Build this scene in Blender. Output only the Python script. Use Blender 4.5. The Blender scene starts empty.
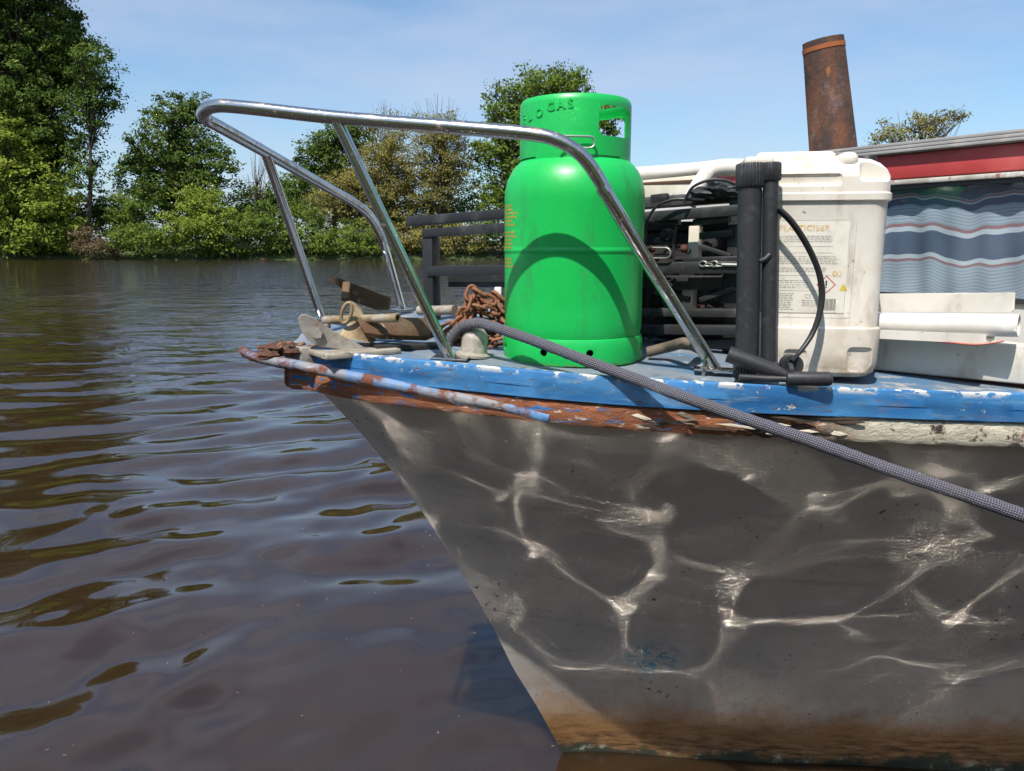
import bpy, bmesh, math, random
import numpy as np
from mathutils import Vector, Matrix

C = bpy.context; sc = C.scene; COL = C.collection
R = math.radians
random.seed(7)

# ------------------------------------------------------------------ camera
F_PX, PITCH, ZC = 780.0, R(10.2), 1.545
cam = bpy.data.cameras.new('camera'); cam_ob = bpy.data.objects.new('camera', cam); COL.objects.link(cam_ob)
cam.sensor_width = 36; cam.lens = 36 * F_PX / 1024; cam.clip_start = .05; cam.clip_end = 5000
cam_ob.location = (0, 0, ZC); cam_ob.rotation_euler = (R(90) - PITCH, 0, 0)
sc.camera = cam_ob

# ------------------------------------------------------------------ sun and sky
SUN_EL, SUN_AZ = R(56.9), R(206.5)            # azimuth clockwise from +Y
SUN = Vector((math.sin(SUN_AZ) * math.cos(SUN_EL), math.cos(SUN_AZ) * math.cos(SUN_EL), math.sin(SUN_EL)))
sl = bpy.data.lights.new('sun', 'SUN'); sl.energy = 5.0; sl.angle = R(.53); sl.color = (1, .955, .89)
so = bpy.data.objects.new('sun', sl); COL.objects.link(so); so.rotation_euler = SUN.to_track_quat('Z', 'Y').to_euler()
W = bpy.data.worlds.new('World'); sc.world = W; W.use_nodes = True
wn = W.node_tree; bg = wn.nodes['Background']
sky = wn.nodes.new('ShaderNodeTexSky'); sky.sky_type = 'NISHITA'; sky.sun_disc = False
sky.sun_elevation = SUN_EL; sky.sun_rotation = SUN_AZ; sky.air_density = 1.0; sky.dust_density = 1.0; sky.ozone_density = 1.0
bg.inputs[1].default_value = .118
tc = wn.nodes.new('ShaderNodeTexCoord'); mp = wn.nodes.new('ShaderNodeMapping'); mp.inputs['Scale'].default_value = (1.1, 1.1, 4)
cn = wn.nodes.new('ShaderNodeTexNoise'); cn.inputs['Scale'].default_value = 2.2; cn.inputs['Detail'].default_value = 7; cn.inputs['Roughness'].default_value = .55
cr = wn.nodes.new('ShaderNodeMapRange'); cr.inputs[1].default_value = .34; cr.inputs[2].default_value = .74; cr.inputs[4].default_value = .72
cm = wn.nodes.new('ShaderNodeMix'); cm.data_type = 'RGBA'
wn.links.new(tc.outputs['Generated'], mp.inputs[0]); wn.links.new(mp.outputs[0], cn.inputs['Vector']); wn.links.new(cn.outputs[0], cr.inputs[0])
wn.links.new(cr.outputs[0], cm.inputs[0]); 
tn = wn.nodes.new('ShaderNodeMix'); tn.data_type = 'RGBA'; tn.blend_type = 'MULTIPLY'; tn.inputs[0].default_value = 1
tn.inputs[7].default_value = (.84, 1.04, 1.16, 1); wn.links.new(sky.outputs[0], tn.inputs[6])
wn.links.new(tn.outputs[2], cm.inputs[6]); cm.inputs[7].default_value = (4.3, 4.8, 6.0, 1)
wn.links.new(cm.outputs[2], bg.inputs[0])

sc.render.engine = 'CYCLES'
cy = sc.cycles
cy.use_denoising = True; cy.denoiser = 'OPENIMAGEDENOISE'
cy.use_guiding = True; cy.use_surface_guiding = True; cy.use_volume_guiding = False
cy.surface_guiding_probability = .85; cy.guiding_training_samples = 128
cy.caustics_reflective = True; cy.caustics_refractive = False; cy.blur_glossy = 0
cy.sample_clamp_indirect = 0; cy.use_adaptive_sampling = False
cy.max_bounces = 6; cy.diffuse_bounces = 3; cy.glossy_bounces = 4; cy.transmission_bounces = 4; cy.transparent_max_bounces = 8
sc.view_settings.view_transform = 'Standard'; sc.view_settings.look = 'None'
sc.view_settings.exposure = 0.24; sc.view_settings.gamma = 1

# ------------------------------------------------------------------ measuring helpers
CT, ST = math.cos(PITCH), math.sin(PITCH)
def ray(px, py):
    u, v = px - 512, py - 385.5
    return Vector((u, F_PX * CT - v * ST, -(F_PX * ST + v * CT)))
CAM = Vector((0, 0, ZC))
def P(px, py, d):                       # the point seen at a pixel, d metres ahead
    r = ray(px, py); return CAM + r * (d / r.y)
def RP(px, py, p0, n):                  # ... on a plane
    r = ray(px, py); n = Vector(n); return CAM + r * ((Vector(p0) - CAM).dot(n) / r.dot(n))
# boat frame: s aft along the centre line from the bow tip, l to the far side
BOW = Vector((-.507, 1.73)); AX = R(34)
A2 = Vector((math.cos(AX), math.sin(AX))); N2 = Vector((-math.sin(AX), math.cos(AX)))
def sl_of(p): q = Vector((p[0], p[1])) - BOW; return q.dot(A2), q.dot(N2)
def B(s, l, z): q = BOW + A2 * s + N2 * l; return Vector((q.x, q.y, z))
DZ0 = ZC - .222
def deck_z(s, l): return DZ0 + .04 * l - .005 * s
def zd(p): return deck_z(*sl_of(p))
DECK_N = Vector((A2.x * .005 - N2.x * .04, A2.y * .005 - N2.y * .04, 1))
def D(px, py, up=0): return RP(px, py, B(0, 0, DZ0 + up), DECK_N)

# ------------------------------------------------------------------ materials
def new_mat(name):
    m = bpy.data.materials.new(name); m.use_nodes = True
    return m, m.node_tree, m.node_tree.nodes['Principled BSDF']
def mixc(nt, fac, a, b, blend='MIX'):
    n = nt.nodes.new('ShaderNodeMix'); n.data_type = 'RGBA'; n.blend_type = blend
    for i, x in ((0, fac), (6, a), (7, b)):
        if isinstance(x, (int, float)): n.inputs[i].default_value = x
        elif isinstance(x, (tuple, list)): n.inputs[i].default_value = tuple(x)[:3] + (1,)
        else: nt.links.new(x, n.inputs[i])
    return n.outputs[2]
def math_n(nt, op, a, b=0.0, c=None, clamp=False):
    n = nt.nodes.new('ShaderNodeMath'); n.operation = op; n.use_clamp = clamp
    for i, x in enumerate((a, b) if c is None else (a, b, c)):
        if isinstance(x, (int, float)): n.inputs[i].default_value = x
        else: nt.links.new(x, n.inputs[i])
    return n.outputs[0]
def mrange(nt, x, lo, hi, a=0., b=1.):
    n = nt.nodes.new('ShaderNodeMapRange'); nt.links.new(x, n.inputs[0])
    for i, v in enumerate((lo, hi, a, b)): n.inputs[i + 1].default_value = v
    return n.outputs[0]
def noise(nt, vec, scale, detail=5, rough=.6, dist=0.):
    n = nt.nodes.new('ShaderNodeTexNoise'); nt.links.new(vec, n.inputs['Vector'])
    n.inputs['Scale'].default_value = scale; n.inputs['Detail'].default_value = detail
    n.inputs['Roughness'].default_value = rough; n.inputs['Distortion'].default_value = dist
    return n.outputs[0]
def coords(nt, kind='Object', scale=(1, 1, 1), rot=(0, 0, 0)):
    t = nt.nodes.new('ShaderNodeTexCoord'); m = nt.nodes.new('ShaderNodeMapping')
    m.inputs['Scale'].default_value = scale; m.inputs['Rotation'].default_value = rot
    nt.links.new(t.outputs[kind], m.inputs[0]); return m.outputs[0]
def MAT(name, base, rough=.6, metal=0., layers=(), bump=None, spec=.5, coat=0., var=0.):
    """layers: (colour, noise scale, lo, hi[, dict(stretch, rough, metal, zlo, zhi, xlo, xhi, inv)])"""
    m, nt, b = new_mat(name)
    col = base[:3]; rg = rough; mt = metal
    v0 = coords(nt)
    sep = nt.nodes.new('ShaderNodeSeparateXYZ'); nt.links.new(v0, sep.inputs[0])
    if var:
        f = noise(nt, v0, 3.1, 3)
        col = mixc(nt, mrange(nt, f, .35, .7), [c * (1 - var) for c in base[:3]], [min(1, c * (1 + var)) for c in base[:3]])
    hsum = None
    for k, L in enumerate(layers):
        c, s_, lo, hi = L[:4]; o = L[4] if len(L) > 4 else {}
        vv = coords(nt, scale=o.get('stretch', (1, 1, 1)))
        f = mrange(nt, noise(nt, vv, s_, o.get('detail', 6), o.get('nrough', .62), o.get('dist', 0.)), lo, hi)
        for ax, i in (('x', 0), ('y', 1), ('z', 2)):
            if ax + 'lo' in o: f = math_n(nt, 'MULTIPLY', f, mrange(nt, sep.outputs[i], o[ax + 'lo'], o[ax + 'hi']))
        if 'dlo' in o:
            dp = nt.nodes.new('ShaderNodeVectorMath'); dp.operation = 'DOT_PRODUCT'; nt.links.new(v0, dp.inputs[0]); dp.inputs[1].default_value = tuple(DECK_N)
            f = math_n(nt, 'MULTIPLY', f, mrange(nt, math_n(nt, 'ADD', dp.outputs['Value'], (ROOT['boat'] - B(0, 0, DZ0)).dot(DECK_N)), o['dlo'], o['dhi']))
        col = mixc(nt, f, col, c)
        if 'rough' in o:
            n = nt.nodes.new('ShaderNodeMix'); nt.links.new(f, n.inputs[0])
            if isinstance(rg, float): n.inputs[2].default_value = rg
            else: nt.links.new(rg, n.inputs[2])
            n.inputs[3].default_value = o['rough']; rg = n.outputs[0]
        if 'metal' in o:
            n = nt.nodes.new('ShaderNodeMix'); nt.links.new(f, n.inputs[0])
            if isinstance(mt, float): n.inputs[2].default_value = mt
            else: nt.links.new(mt, n.inputs[2])
            n.inputs[3].default_value = o['metal']; mt = n.outputs[0]
        if o.get('h'):
            h = math_n(nt, 'MULTIPLY', f, o['h']); hsum = h if hsum is None else math_n(nt, 'ADD', hsum, h)
    for x, nm in ((col, 'Base Color'), (rg, 'Roughness'), (mt, 'Metallic')):
        if isinstance(x, (tuple, list)): b.inputs[nm].default_value = tuple(x)[:3] + (1,)
        elif isinstance(x, (int, float)): b.inputs[nm].default_value = x
        else: nt.links.new(x, b.inputs[nm])
    b.inputs['Specular IOR Level'].default_value = spec
    b.inputs['Coat Weight'].default_value = coat; b.inputs['Coat Roughness'].default_value = .15
    if bump or hsum is not None:
        bn = nt.nodes.new('ShaderNodeBump'); bn.inputs['Strength'].default_value = 1
        h = None
        if bump: h = math_n(nt, 'MULTIPLY', noise(nt, coords(nt, scale=bump[2] if len(bump) > 2 else (1, 1, 1)), bump[0], 5), bump[1])
        if hsum is not None: h = hsum if h is None else math_n(nt, 'ADD', h, hsum)
        bn.inputs['Distance'].default_value = 1; nt.links.new(h, bn.inputs['Height']); nt.links.new(bn.outputs[0], b.inputs['Normal'])
    return m

# ------------------------------------------------------------------ object helpers
ROOT = {}
def tag(o, label=None, cat=None, group=None, kind=None):
    if label: o['label'] = label
    if cat: o['category'] = cat
    if group: o['group'] = group
    if kind: o['kind'] = kind
    return o
def thing(name, loc, label, cat, group=None):
    o = bpy.data.objects.new(name, None); o.empty_display_size = .05
    COL.objects.link(o); o.location = loc; ROOT[o.name] = Vector(loc)
    return tag(o, label, cat, group)
def root_loc(o):
    while o.parent: o = o.parent
    return ROOT[o.name]
def link_mesh(name, me, mat, parent=None, loc=None):
    o = bpy.data.objects.new(name, me); COL.objects.link(o)
    if mat: me.materials.append(mat)
    if parent: o.parent = parent
    elif loc is not None: o.location = loc; ROOT[o.name] = Vector(loc)
    else: ROOT[o.name] = Vector((0, 0, 0))
    return o
def obj(name, bm, mat, parent=None, loc=None, sharp=40, smooth=True, label=None):
    off = root_loc(parent) if parent else (Vector(loc) if loc is not None else Vector((0, 0, 0)))
    bmesh.ops.translate(bm, vec=-off, verts=bm.verts)
    bmesh.ops.recalc_face_normals(bm, faces=bm.faces)
    me = bpy.data.meshes.new(name); bm.to_mesh(me); bm.free()
    if smooth:
        me.polygons.foreach_set('use_smooth', [True] * len(me.polygons)); me.set_sharp_from_angle(angle=R(sharp))
    o = link_mesh(name, me, mat, parent, loc)
    if label: o['label'] = label
    return o
def BM(): return bmesh.new()
def spline(pts, n=8, closed=False):
    pts = [Vector(p) for p in pts]; out = []
    L = len(pts)
    for i in range(L if closed else L - 1):
        p0 = pts[(i - 1) % L] if closed or i > 0 else pts[0] * 2 - pts[1]
        p1 = pts[i]; p2 = pts[(i + 1) % L]
        p3 = pts[(i + 2) % L] if closed or i + 2 < L else pts[-1] * 2 - pts[-2]
        for k in range(n):
            t = k / n
            out.append(.5 * ((2 * p1) + (p2 - p0) * t + (2 * p0 - 5 * p1 + 4 * p2 - p3) * t * t + (3 * p1 - p0 - 3 * p2 + p3) * t ** 3))
    if not closed: out.append(pts[-1])
    return out
def tube(bm, pts, r, seg=12, caps=True, closed=False):
    pts = [Vector(p) for p in pts]; n = len(pts)
    uvl = bm.loops.layers.uv.verify()
    rs = r if hasattr(r, '__len__') else [r] * n
    rings = []; prev = None; run = 0.; runs = []
    for i, p in enumerate(pts):
        if closed: t = pts[(i + 1) % n] - pts[i - 1]
        else: t = pts[min(i + 1, n - 1)] - pts[max(i - 1, 0)]
        t.normalize()
        if prev is None:
            x = t.cross(Vector((0, 0, 1)))
            if x.length < 1e-3: x = t.cross(Vector((0, 1, 0)))
        else: x = prev - t * prev.dot(t)
        x.normalize(); prev = x; y = t.cross(x)
        if i: run += (p - pts[i - 1]).length
        runs.append(run)
        rings.append([bm.verts.new(p + (x * math.cos(a) + y * math.sin(a)) * rs[i]) for a in [2 * math.pi * k / seg for k in range(seg)]])
    m = n if closed else n - 1
    for i in range(m):
        a, b = rings[i], rings[(i + 1) % n]
        for k in range(seg):
            f = bm.faces.new((a[k], a[(k + 1) % seg], b[(k + 1) % seg], b[k]))
            uv = ((k, i), (k + 1, i), (k + 1, i + 1), (k, i + 1))
            for lp, (ku, iv) in zip(f.loops, uv):
                lp[uvl].uv = (ku / seg, runs[iv] if iv < n else run)
    if caps and not closed:
        bm.faces.new(rings[0][::-1]); bm.faces.new(rings[-1])
    return bm
def pipe(bm, pts, r, wall, seg=24):          # an open-ended hollow pipe
    pts = [Vector(p) for p in pts]
    n0 = len(bm.verts); tube(bm, pts, r, seg, caps=False); tube(bm, pts, r - wall, seg, caps=False)
    bm.verts.ensure_lookup_table(); N = len(pts)
    o0 = n0; i0 = n0 + N * seg
    for base in (0, (N - 1) * seg):
        for k in range(seg):
            j = (k + 1) % seg
            bm.faces.new([bm.verts[q] for q in (o0 + base + k, o0 + base + j, i0 + base + j, i0 + base + k)])
    return bm
def lathe(bm, prof, c, seg=48, axis=Vector((0, 0, 1)), cap0=True, cap1=True):
    axis = Vector(axis).normalized(); x = axis.orthogonal().normalized(); y = axis.cross(x); c = Vector(c)
    rings = [[bm.verts.new(c + axis * z + (x * math.cos(2 * math.pi * k / seg) + y * math.sin(2 * math.pi * k / seg)) * max(r, 1e-4)) for k in range(seg)] for r, z in prof]
    for a, b in zip(rings, rings[1:]):
        for k in range(seg): bm.faces.new((a[k], a[(k + 1) % seg], b[(k + 1) % seg], b[k]))
    if cap0: bm.faces.new(rings[0][::-1])
    if cap1: bm.faces.new(rings[-1])
    return bm
def box(bm, size, M, bev=0., seg=2):
    g = bmesh.ops.create_cube(bm, size=1, matrix=Matrix.Diagonal((size[0], size[1], size[2], 1)))
    vs = g['verts']
    if bev:
        es = list({e for v in vs for e in v.link_edges})
        g2 = bmesh.ops.bevel(bm, geom=es, offset=bev, segments=seg, affect='EDGES', profile=.5)
        vs = list({v for f in g2['faces'] for v in f.verts} | {v for v in vs if v.is_valid})
    bmesh.ops.transform(bm, matrix=M, verts=vs)
    return vs
def frame(o, x, z=(0, 0, 1)):                # matrix with local x along x, local z near z
    x = Vector(x).normalized(); z = Vector(z); y = z.cross(x).normalized(); z = x.cross(y)
    return Matrix(((x.x, y.x, z.x, o[0]), (x.y, y.y, z.y, o[1]), (x.z, y.z, z.z, o[2]), (0, 0, 0, 1)))
def beam(bm, p0, p1, depth, h, bev=.002, up=(0, 0, 1)):
    p0, p1 = Vector(p0), Vector(p1)
    return box(bm, ((p1 - p0).length, depth, h), frame((p0 + p1) / 2, p1 - p0, up), bev)
def plate(bm, poly, n, th, bev=.0):          # a polygon given thickness along n
    n = Vector(n).normalized()
    a = [bm.verts.new(Vector(p) + n * th / 2) for p in poly]; b = [bm.verts.new(Vector(p) - n * th / 2) for p in poly]
    fs = [bm.faces.new(a), bm.faces.new(b[::-1])]
    for i in range(len(a)):
        j = (i + 1) % len(a); fs.append(bm.faces.new((a[j], a[i], b[i], b[j])))
    if bev:
        es = list({e for f in fs for e in f.edges})
        bmesh.ops.bevel(bm, geom=es, offset=bev, segments=2, affect='EDGES', profile=.5)
    return bm
def np_mesh(name, V, Fq, mat, parent=None, loc=None, smooth=False):
    off = np.array(root_loc(parent) if parent else (loc if loc is not None else (0, 0, 0)))
    V = np.asarray(V, float) - off; Fq = np.asarray(Fq)
    me = bpy.data.meshes.new(name); k = Fq.shape[1]
    me.vertices.add(len(V)); me.vertices.foreach_set('co', V.astype(np.float32).ravel())
    me.loops.add(Fq.size); me.loops.foreach_set('vertex_index', Fq.astype(np.int32).ravel())
    me.polygons.add(len(Fq)); me.polygons.foreach_set('loop_start', np.arange(len(Fq), dtype=np.int32) * k)
    me.polygons.foreach_set('loop_total', np.full(len(Fq), k, dtype=np.int32))
    me.polygons.foreach_set('use_smooth', np.full(len(Fq), smooth)); me.update(calc_edges=True)
    return link_mesh(name, me, mat, parent, loc)
def boolean(o, cutters, loc):                     # cut real openings, keep the result as plain mesh
    tmp = []
    for bm in cutters:
        bmesh.ops.recalc_face_normals(bm, faces=bm.faces)
        me = bpy.data.meshes.new('cut'); bm.to_mesh(me); bm.free()
        c = bpy.data.objects.new('cut', me); COL.objects.link(c); c.location = loc; tmp.append(c)
        m = o.modifiers.new('b', 'BOOLEAN'); m.operation = 'DIFFERENCE'; m.object = c; m.solver = 'EXACT'
    C.view_layer.update()
    me = bpy.data.meshes.new_from_object(o.evaluated_get(C.evaluated_depsgraph_get()))
    o.modifiers.clear(); o.data = me
    me.set_sharp_from_angle(angle=R(35))
    for c in tmp: bpy.data.objects.remove(c)
def text_bm(bm, body, size, M, depth=.001, wrap=None, spacing=1.0, bold=0.):
    cu = bpy.data.curves.new('t', 'FONT'); cu.body = body; cu.size = size; cu.extrude = depth; cu.resolution_u = 3
    cu.space_character = spacing; cu.offset = bold; cu.align_x = 'LEFT'
    o = bpy.data.objects.new('t', cu); COL.objects.link(o); C.view_layer.update()
    me = bpy.data.meshes.new_from_object(o.evaluated_get(C.evaluated_depsgraph_get()))
    tb = bmesh.new(); tb.from_mesh(me); bpy.data.objects.remove(o); bpy.data.curves.remove(cu)
    bmesh.ops.remove_doubles(tb, verts=tb.verts, dist=1e-6)
    vm = {}
    for v in tb.verts:
        p = M @ v.co
        vm[v.index] = bm.verts.new(wrap(p) if wrap else p)
    tb.verts.index_update()
    for f in tb.faces:
        try: bm.faces.new([vm[v.index] for v in f.verts])
        except ValueError: pass
    tb.free(); bpy.data.meshes.remove(me)

# ================================================================== WATER
rng = np.random.default_rng(11)
def axis_grid(a, b, step, lo, hi, g):
    core = list(np.arange(a, b + step / 2, step)); s = step; up = []; x = core[-1]
    while x < hi: s *= g; x += s; up.append(x)
    s = step; dn = []; x = core[0]
    while x > lo: s *= g; x -= s; dn.append(x)
    return np.array(dn[::-1] + core + up)
gx = axis_grid(-1.0, 1.9, .0072, -420, 420, 1.022); gy = axis_grid(.6, 2.35, .0072, -60, 100, 1.0112)
X, Y = np.meshgrid(gx, gy, indexing='ij')
SX = np.gradient(gx)[:, None]; SY = np.gradient(gy)[None, :]
def wave_set(seed, spec):                # (count, shortest length, length range, heading, spread, slope)
    g = np.random.default_rng(seed); out = []
    for n, l0, lr, th, sp, sl_ in spec:
        for k in range(n): out.append((l0 * lr ** g.random(), R(th) + g.normal() * sp if sp < 9 else g.random() * 6.28, sl_))
    return [(l, t, q, g.random() * 6.283) for l, t, q in out]
def surface(ws):
    H = np.zeros_like(X)
    for lam, th, slope, ph in ws:
        kk = 2 * math.pi / lam; cx_, sy_ = math.cos(th), math.sin(th)
        eff = np.abs(cx_) * SX + np.abs(sy_) * SY
        fade = np.clip(1.6 - 5 * eff / lam, 0, 1)
        if fade.max() > 0: H += fade * slope * .55 / kk * np.sin(kk * (X * cx_ + Y * sy_) + ph)
    return H
OPEN = np.clip(np.maximum((Y - 2.3) / 2.6, (-.45 - X) / 1.7), 0, 1); OPEN = OPEN * OPEN * (3 - 2 * OPEN)      # the boat's lee is calmer than the open river
Z = surface(wave_set(55, [(20, .42, 2.2, 112, .4, .012), (32, .20, 1.8, 110, 1.6, .0150), (14, .10, 1.7, 0, 99, .0045), (12, .05, 1.7, 0, 99, .0022)]))
Z = Z * (1 + .2 * OPEN) + surface(wave_set(11, [(26, .42, 2.8, 112, .32, .052), (20, .18, 2.0, 110, .8, .014)])) * OPEN
nx, ny = X.shape
idx = np.arange(nx * ny).reshape(nx, ny)
FQ = np.stack([idx[:-1, :-1], idx[1:, :-1], idx[1:, 1:], idx[:-1, 1:]], -1).reshape(-1, 4)
m, nt, b = new_mat('river_water')
b.inputs['Base Color'].default_value = (.033, .0175, .0078, 1)
b.inputs['Roughness'].default_value = .035; b.inputs['IOR'].default_value = 1.45; b.inputs['Specular IOR Level'].default_value = 1.0
b.inputs['Subsurface Weight'].default_value = 1; b.inputs['Subsurface Radius'].default_value = (1, .6, .4); b.inputs['Subsurface Scale'].default_value = .5     # murky river water: light spreads below the surface
v = coords(nt, scale=(.8, 1.6, 1), rot=(0, 0, R(25)))
sp = nt.nodes.new('ShaderNodeSeparateXYZ'); nt.links.new(coords(nt), sp.inputs[0])
far = mrange(nt, sp.outputs[1], 6, 24)
h = math_n(nt, 'ADD', math_n(nt, 'MULTIPLY', noise(nt, v, 2.2, 3, .5), .15), math_n(nt, 'MULTIPLY', noise(nt, v, .6, 2, .5), .30))
h = math_n(nt, 'MULTIPLY', h, far)
bn = nt.nodes.new('ShaderNodeBump'); bn.inputs['Distance'].default_value = 1; bn.inputs['Strength'].default_value = .8
nt.links.new(h, bn.inputs['Height']); nt.links.new(bn.outputs[0], b.inputs['Normal'])
water = np_mesh('river_water', np.stack([X, Y, Z], -1).reshape(-1, 3), FQ, m, smooth=True); tag(water, kind='structure')

# ================================================================== FAR BANK
BANK = 86.
gy2 = np.array([83, 85.2, 86, 87, 88.5, 91, 96, 110, 160, 300, 700, 1800, 3500.]); gz2 = np.array([-1.5, -.5, .05, .5, .95, 1.3, 1.6, 1.9, 2, 2, 2, 2, 2.])
gx2 = np.concatenate([np.linspace(-3500, -130, 12), np.linspace(-120, 120, 121), np.linspace(130, 3500, 12)])
V = []; 
for x in gx2:
    w = .8 * math.sin(x * .11) + .5 * math.sin(x * .37 + 1)
    for y, z in zip(gy2, gz2): V.append((x, y + w * (1 if y < 100 else 0), z + (.25 * math.sin(x * .5 + y) if 87 < y < 200 else 0)))
n2 = len(gy2); ii = np.arange(len(gx2) * n2).reshape(len(gx2), n2)
FB = np.stack([ii[:-1, :-1], ii[1:, :-1], ii[1:, 1:], ii[:-1, 1:]], -1).reshape(-1, 4)
M_ground = MAT('bank_ground', (.06, .085, .022), .95, layers=[((.11, .075, .04), .35, .52, .66), ((.04, .07, .015), 2.0, .45, .7)], bump=(3, .15))
tag(np_mesh('ground', V, FB, M_ground, smooth=True), kind='structure')

V = []; ex = np.concatenate([np.linspace(-300, -14, 14), np.linspace(-12, 12, 49), np.linspace(14, 300, 14)]); ey = [-1.0, -1.15, -1.5, -2.2, -3.5, -5, -7, -9, -14, -60, -300]; ez = [-.6, .35, .55, .8, 1.9, 3.1, 4.4, 5.2, 5.6, 5.6, 5.6]
for x in ex:
    for y, z in zip(ey, ez): V.append((x, y + .12 * math.sin(x * 1.7) + .08 * math.sin(x * 4.1), z + (.12 * math.sin(x * 2.3 + y) if y < -1.3 else 0)))
n2_ = len(ey); ii = np.arange(len(ex) * n2_).reshape(len(ex), n2_)
FB = np.stack([ii[:-1, :-1], ii[:-1, 1:], ii[1:, 1:], ii[1:, :-1]], -1).reshape(-1, 4)
tag(np_mesh('added_bank', V, FB, M_ground, smooth=True), kind='structure')  # unseen bank behind the camera, added to cut sky light on the hull

def leaf_mat(name, a, b_, c):
    m, nt, b = new_mat(name)
    g = nt.nodes.new('ShaderNodeNewGeometry')
    rp = nt.nodes.new('ShaderNodeValToRGB'); nt.links.new(g.outputs['Random Per Island'], rp.inputs[0])
    rp.color_ramp.elements[0].color = a + (1,); rp.color_ramp.elements[1].color = c + (1,)
    e = rp.color_ramp.elements.new(.5); e.color = b_ + (1,)
    f = noise(nt, coords(nt), .55, 2)
    col = mixc(nt, mrange(nt, f, .4, .65), rp.outputs[0], c)
    nt.links.new(col, b.inputs['Base Color']); b.inputs['Roughness'].default_value = .75; b.inputs['Specular IOR Level'].default_value = .12
    tr = nt.nodes.new('ShaderNodeBsdfTranslucent'); nt.links.new(col, tr.inputs[0])
    ms = nt.nodes.new('ShaderNodeMixShader'); ms.inputs[0].default_value = .3
    nt.links.new(b.outputs[0], ms.inputs[1]); nt.links.new(tr.outputs[0], ms.inputs[2])
    nt.links.new(ms.outputs[0], nt.nodes['Material Output'].inputs[0]); return m
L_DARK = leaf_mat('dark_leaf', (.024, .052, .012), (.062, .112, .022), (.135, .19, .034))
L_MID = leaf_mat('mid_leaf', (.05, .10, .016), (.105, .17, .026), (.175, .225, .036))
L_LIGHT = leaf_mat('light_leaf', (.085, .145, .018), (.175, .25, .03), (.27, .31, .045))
L_OLIVE = leaf_mat('olive_leaf', (.12, .11, .028), (.21, .175, .05), (.28, .25, .07))
L_DRY = leaf_mat('dry_leaf', (.10, .065, .035), (.16, .105, .06), (.20, .16, .08))
M_BARK = MAT('tree_bark', (.085, .065, .045), .95, var=.3, bump=(9, .03, (1, 1, .2)))
def tree(name, label, cat, d, ells, mat, base=None, leaf=.30, dens=1.0, trunk=.28, group=None, clump=.75, twigs=0):
    """ells: crown masses (pixel x, y, half-width, half-height) that stand d metres away"""
    seed = int(abs(ells[0][0] * 13 + ells[0][1] * 7 + d * 3)); rg = np.random.default_rng(seed); rr = random.Random(seed)
    bx = base if base is not None else ells[0][0]
    gp = P(bx, 258, d); gz = float(np.interp(d, gy2, gz2)) - .3
    root = thing(name, (gp.x, d, gz), label, cat, group)
    bm = BM(); Lc = []; Ln = []
    k = d / F_PX
    main = []
    for (ex, ey, rx, ry) in ells:
        c = P(ex, ey, d); c.y = d + rr.uniform(-1, 1) * rx * k * .3
        main.append((c, rx * k, ry * k * 1.0))
    top = max(c.z for c, _, _ in main)
    tp = [Vector((gp.x, d, gz))]
    cm_ = sum((c for c, _, _ in main), Vector()) / len(main)
    end = Vector((cm_.x, cm_.y, max(top, gz + 1)))
    for q in (.35, .7, 1.):
        pnt = tp[0].lerp(end, q); tp.append(pnt + Vector((rr.uniform(-.3, .3), rr.uniform(-.3, .3), 0)) * trunk * 3)
    tsp = spline(tp, 5); tube(bm, tsp, [trunk * (1 - .8 * i / (len(tsp) - 1)) for i in range(len(tsp))], 8)
    for c, rx, rz in main:
        ry_ = .5 * (rx + rz)
        ncl = int(max(6, dens * 2.6 * (rx * rz * ry_) ** (2 / 3) / clump ** 2 * 1.5))
        for _ in range(ncl):
            v_ = rg.normal(size=3); v_ /= np.linalg.norm(v_); rad = rg.random() ** .45 * rg.uniform(.8, 1.08)
            q = Vector((c.x + v_[0] * rx * rad, c.y + v_[1] * ry_ * rad, c.z + v_[2] * rz * rad))
            if q.z < gz + .3: continue
            if rr.random() < .32:                       # a limb out to this clump
                st = tsp[min(len(tsp) - 1, max(1, int(len(tsp) * min(.95, max(.15, (q.z - gz) / max(.5, end.z - gz) * .72)))))]
                mid = st.lerp(q, .55) + Vector((0, 0, .25 * rr.random()))
                tube(bm, spline([st, mid, q], 3), [trunk * .32 * (1 - .13 * i) for i in range(7)], 5, caps=False)
            nl = int(rg.integers(40, 68) * dens)
            cl = clump * rg.uniform(.65, 1.3)
            pp = rg.normal(size=(nl, 3)) * np.array((1, 1, .6)) * cl * .55 + np.array(q)
            Lc.append(pp)
            nn = rg.normal(size=(nl, 3)) * .8 + v_ * .7 + np.array((0, -.15, .75)); Ln.append(nn)
        for _ in range(int(twigs)):
            v_ = rg.normal(size=3); v_ /= np.linalg.norm(v_); v_[2] = abs(v_[2]) + .4
            q = Vector((c.x + v_[0] * rx * .9, c.y + v_[1] * ry_ * .6, c.z + v_[2] * rz * .85)); st = tsp[min(len(tsp) - 1, int(len(tsp) * rr.uniform(.3, .9)))]
            tube(bm, spline([st, st.lerp(q, .5) + Vector((rr.uniform(-.3, .3), 0, 0)), q], 3), [.045 * (1 - .13 * i) for i in range(7)], 4, caps=False)
    obj('trunk', bm, M_BARK, root)
    Pc = np.concatenate(Lc); Nn = np.concatenate(Ln); Nn /= np.linalg.norm(Nn, axis=1)[:, None]
    t1 = np.cross(Nn, rg.normal(size=Nn.shape)); t1 /= np.linalg.norm(t1, axis=1)[:, None]; t2 = np.cross(Nn, t1)
    s = (leaf * .84 * rg.uniform(.45, 1.35, len(Pc)))[:, None]
    t1 *= s * .75; t2 *= s * .45
    V = np.stack([Pc - t1, Pc + t2 * .9 - Nn * s * .1, Pc + t1, Pc - t2 * .9 - Nn * s * .1], 1).reshape(-1, 3)
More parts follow.
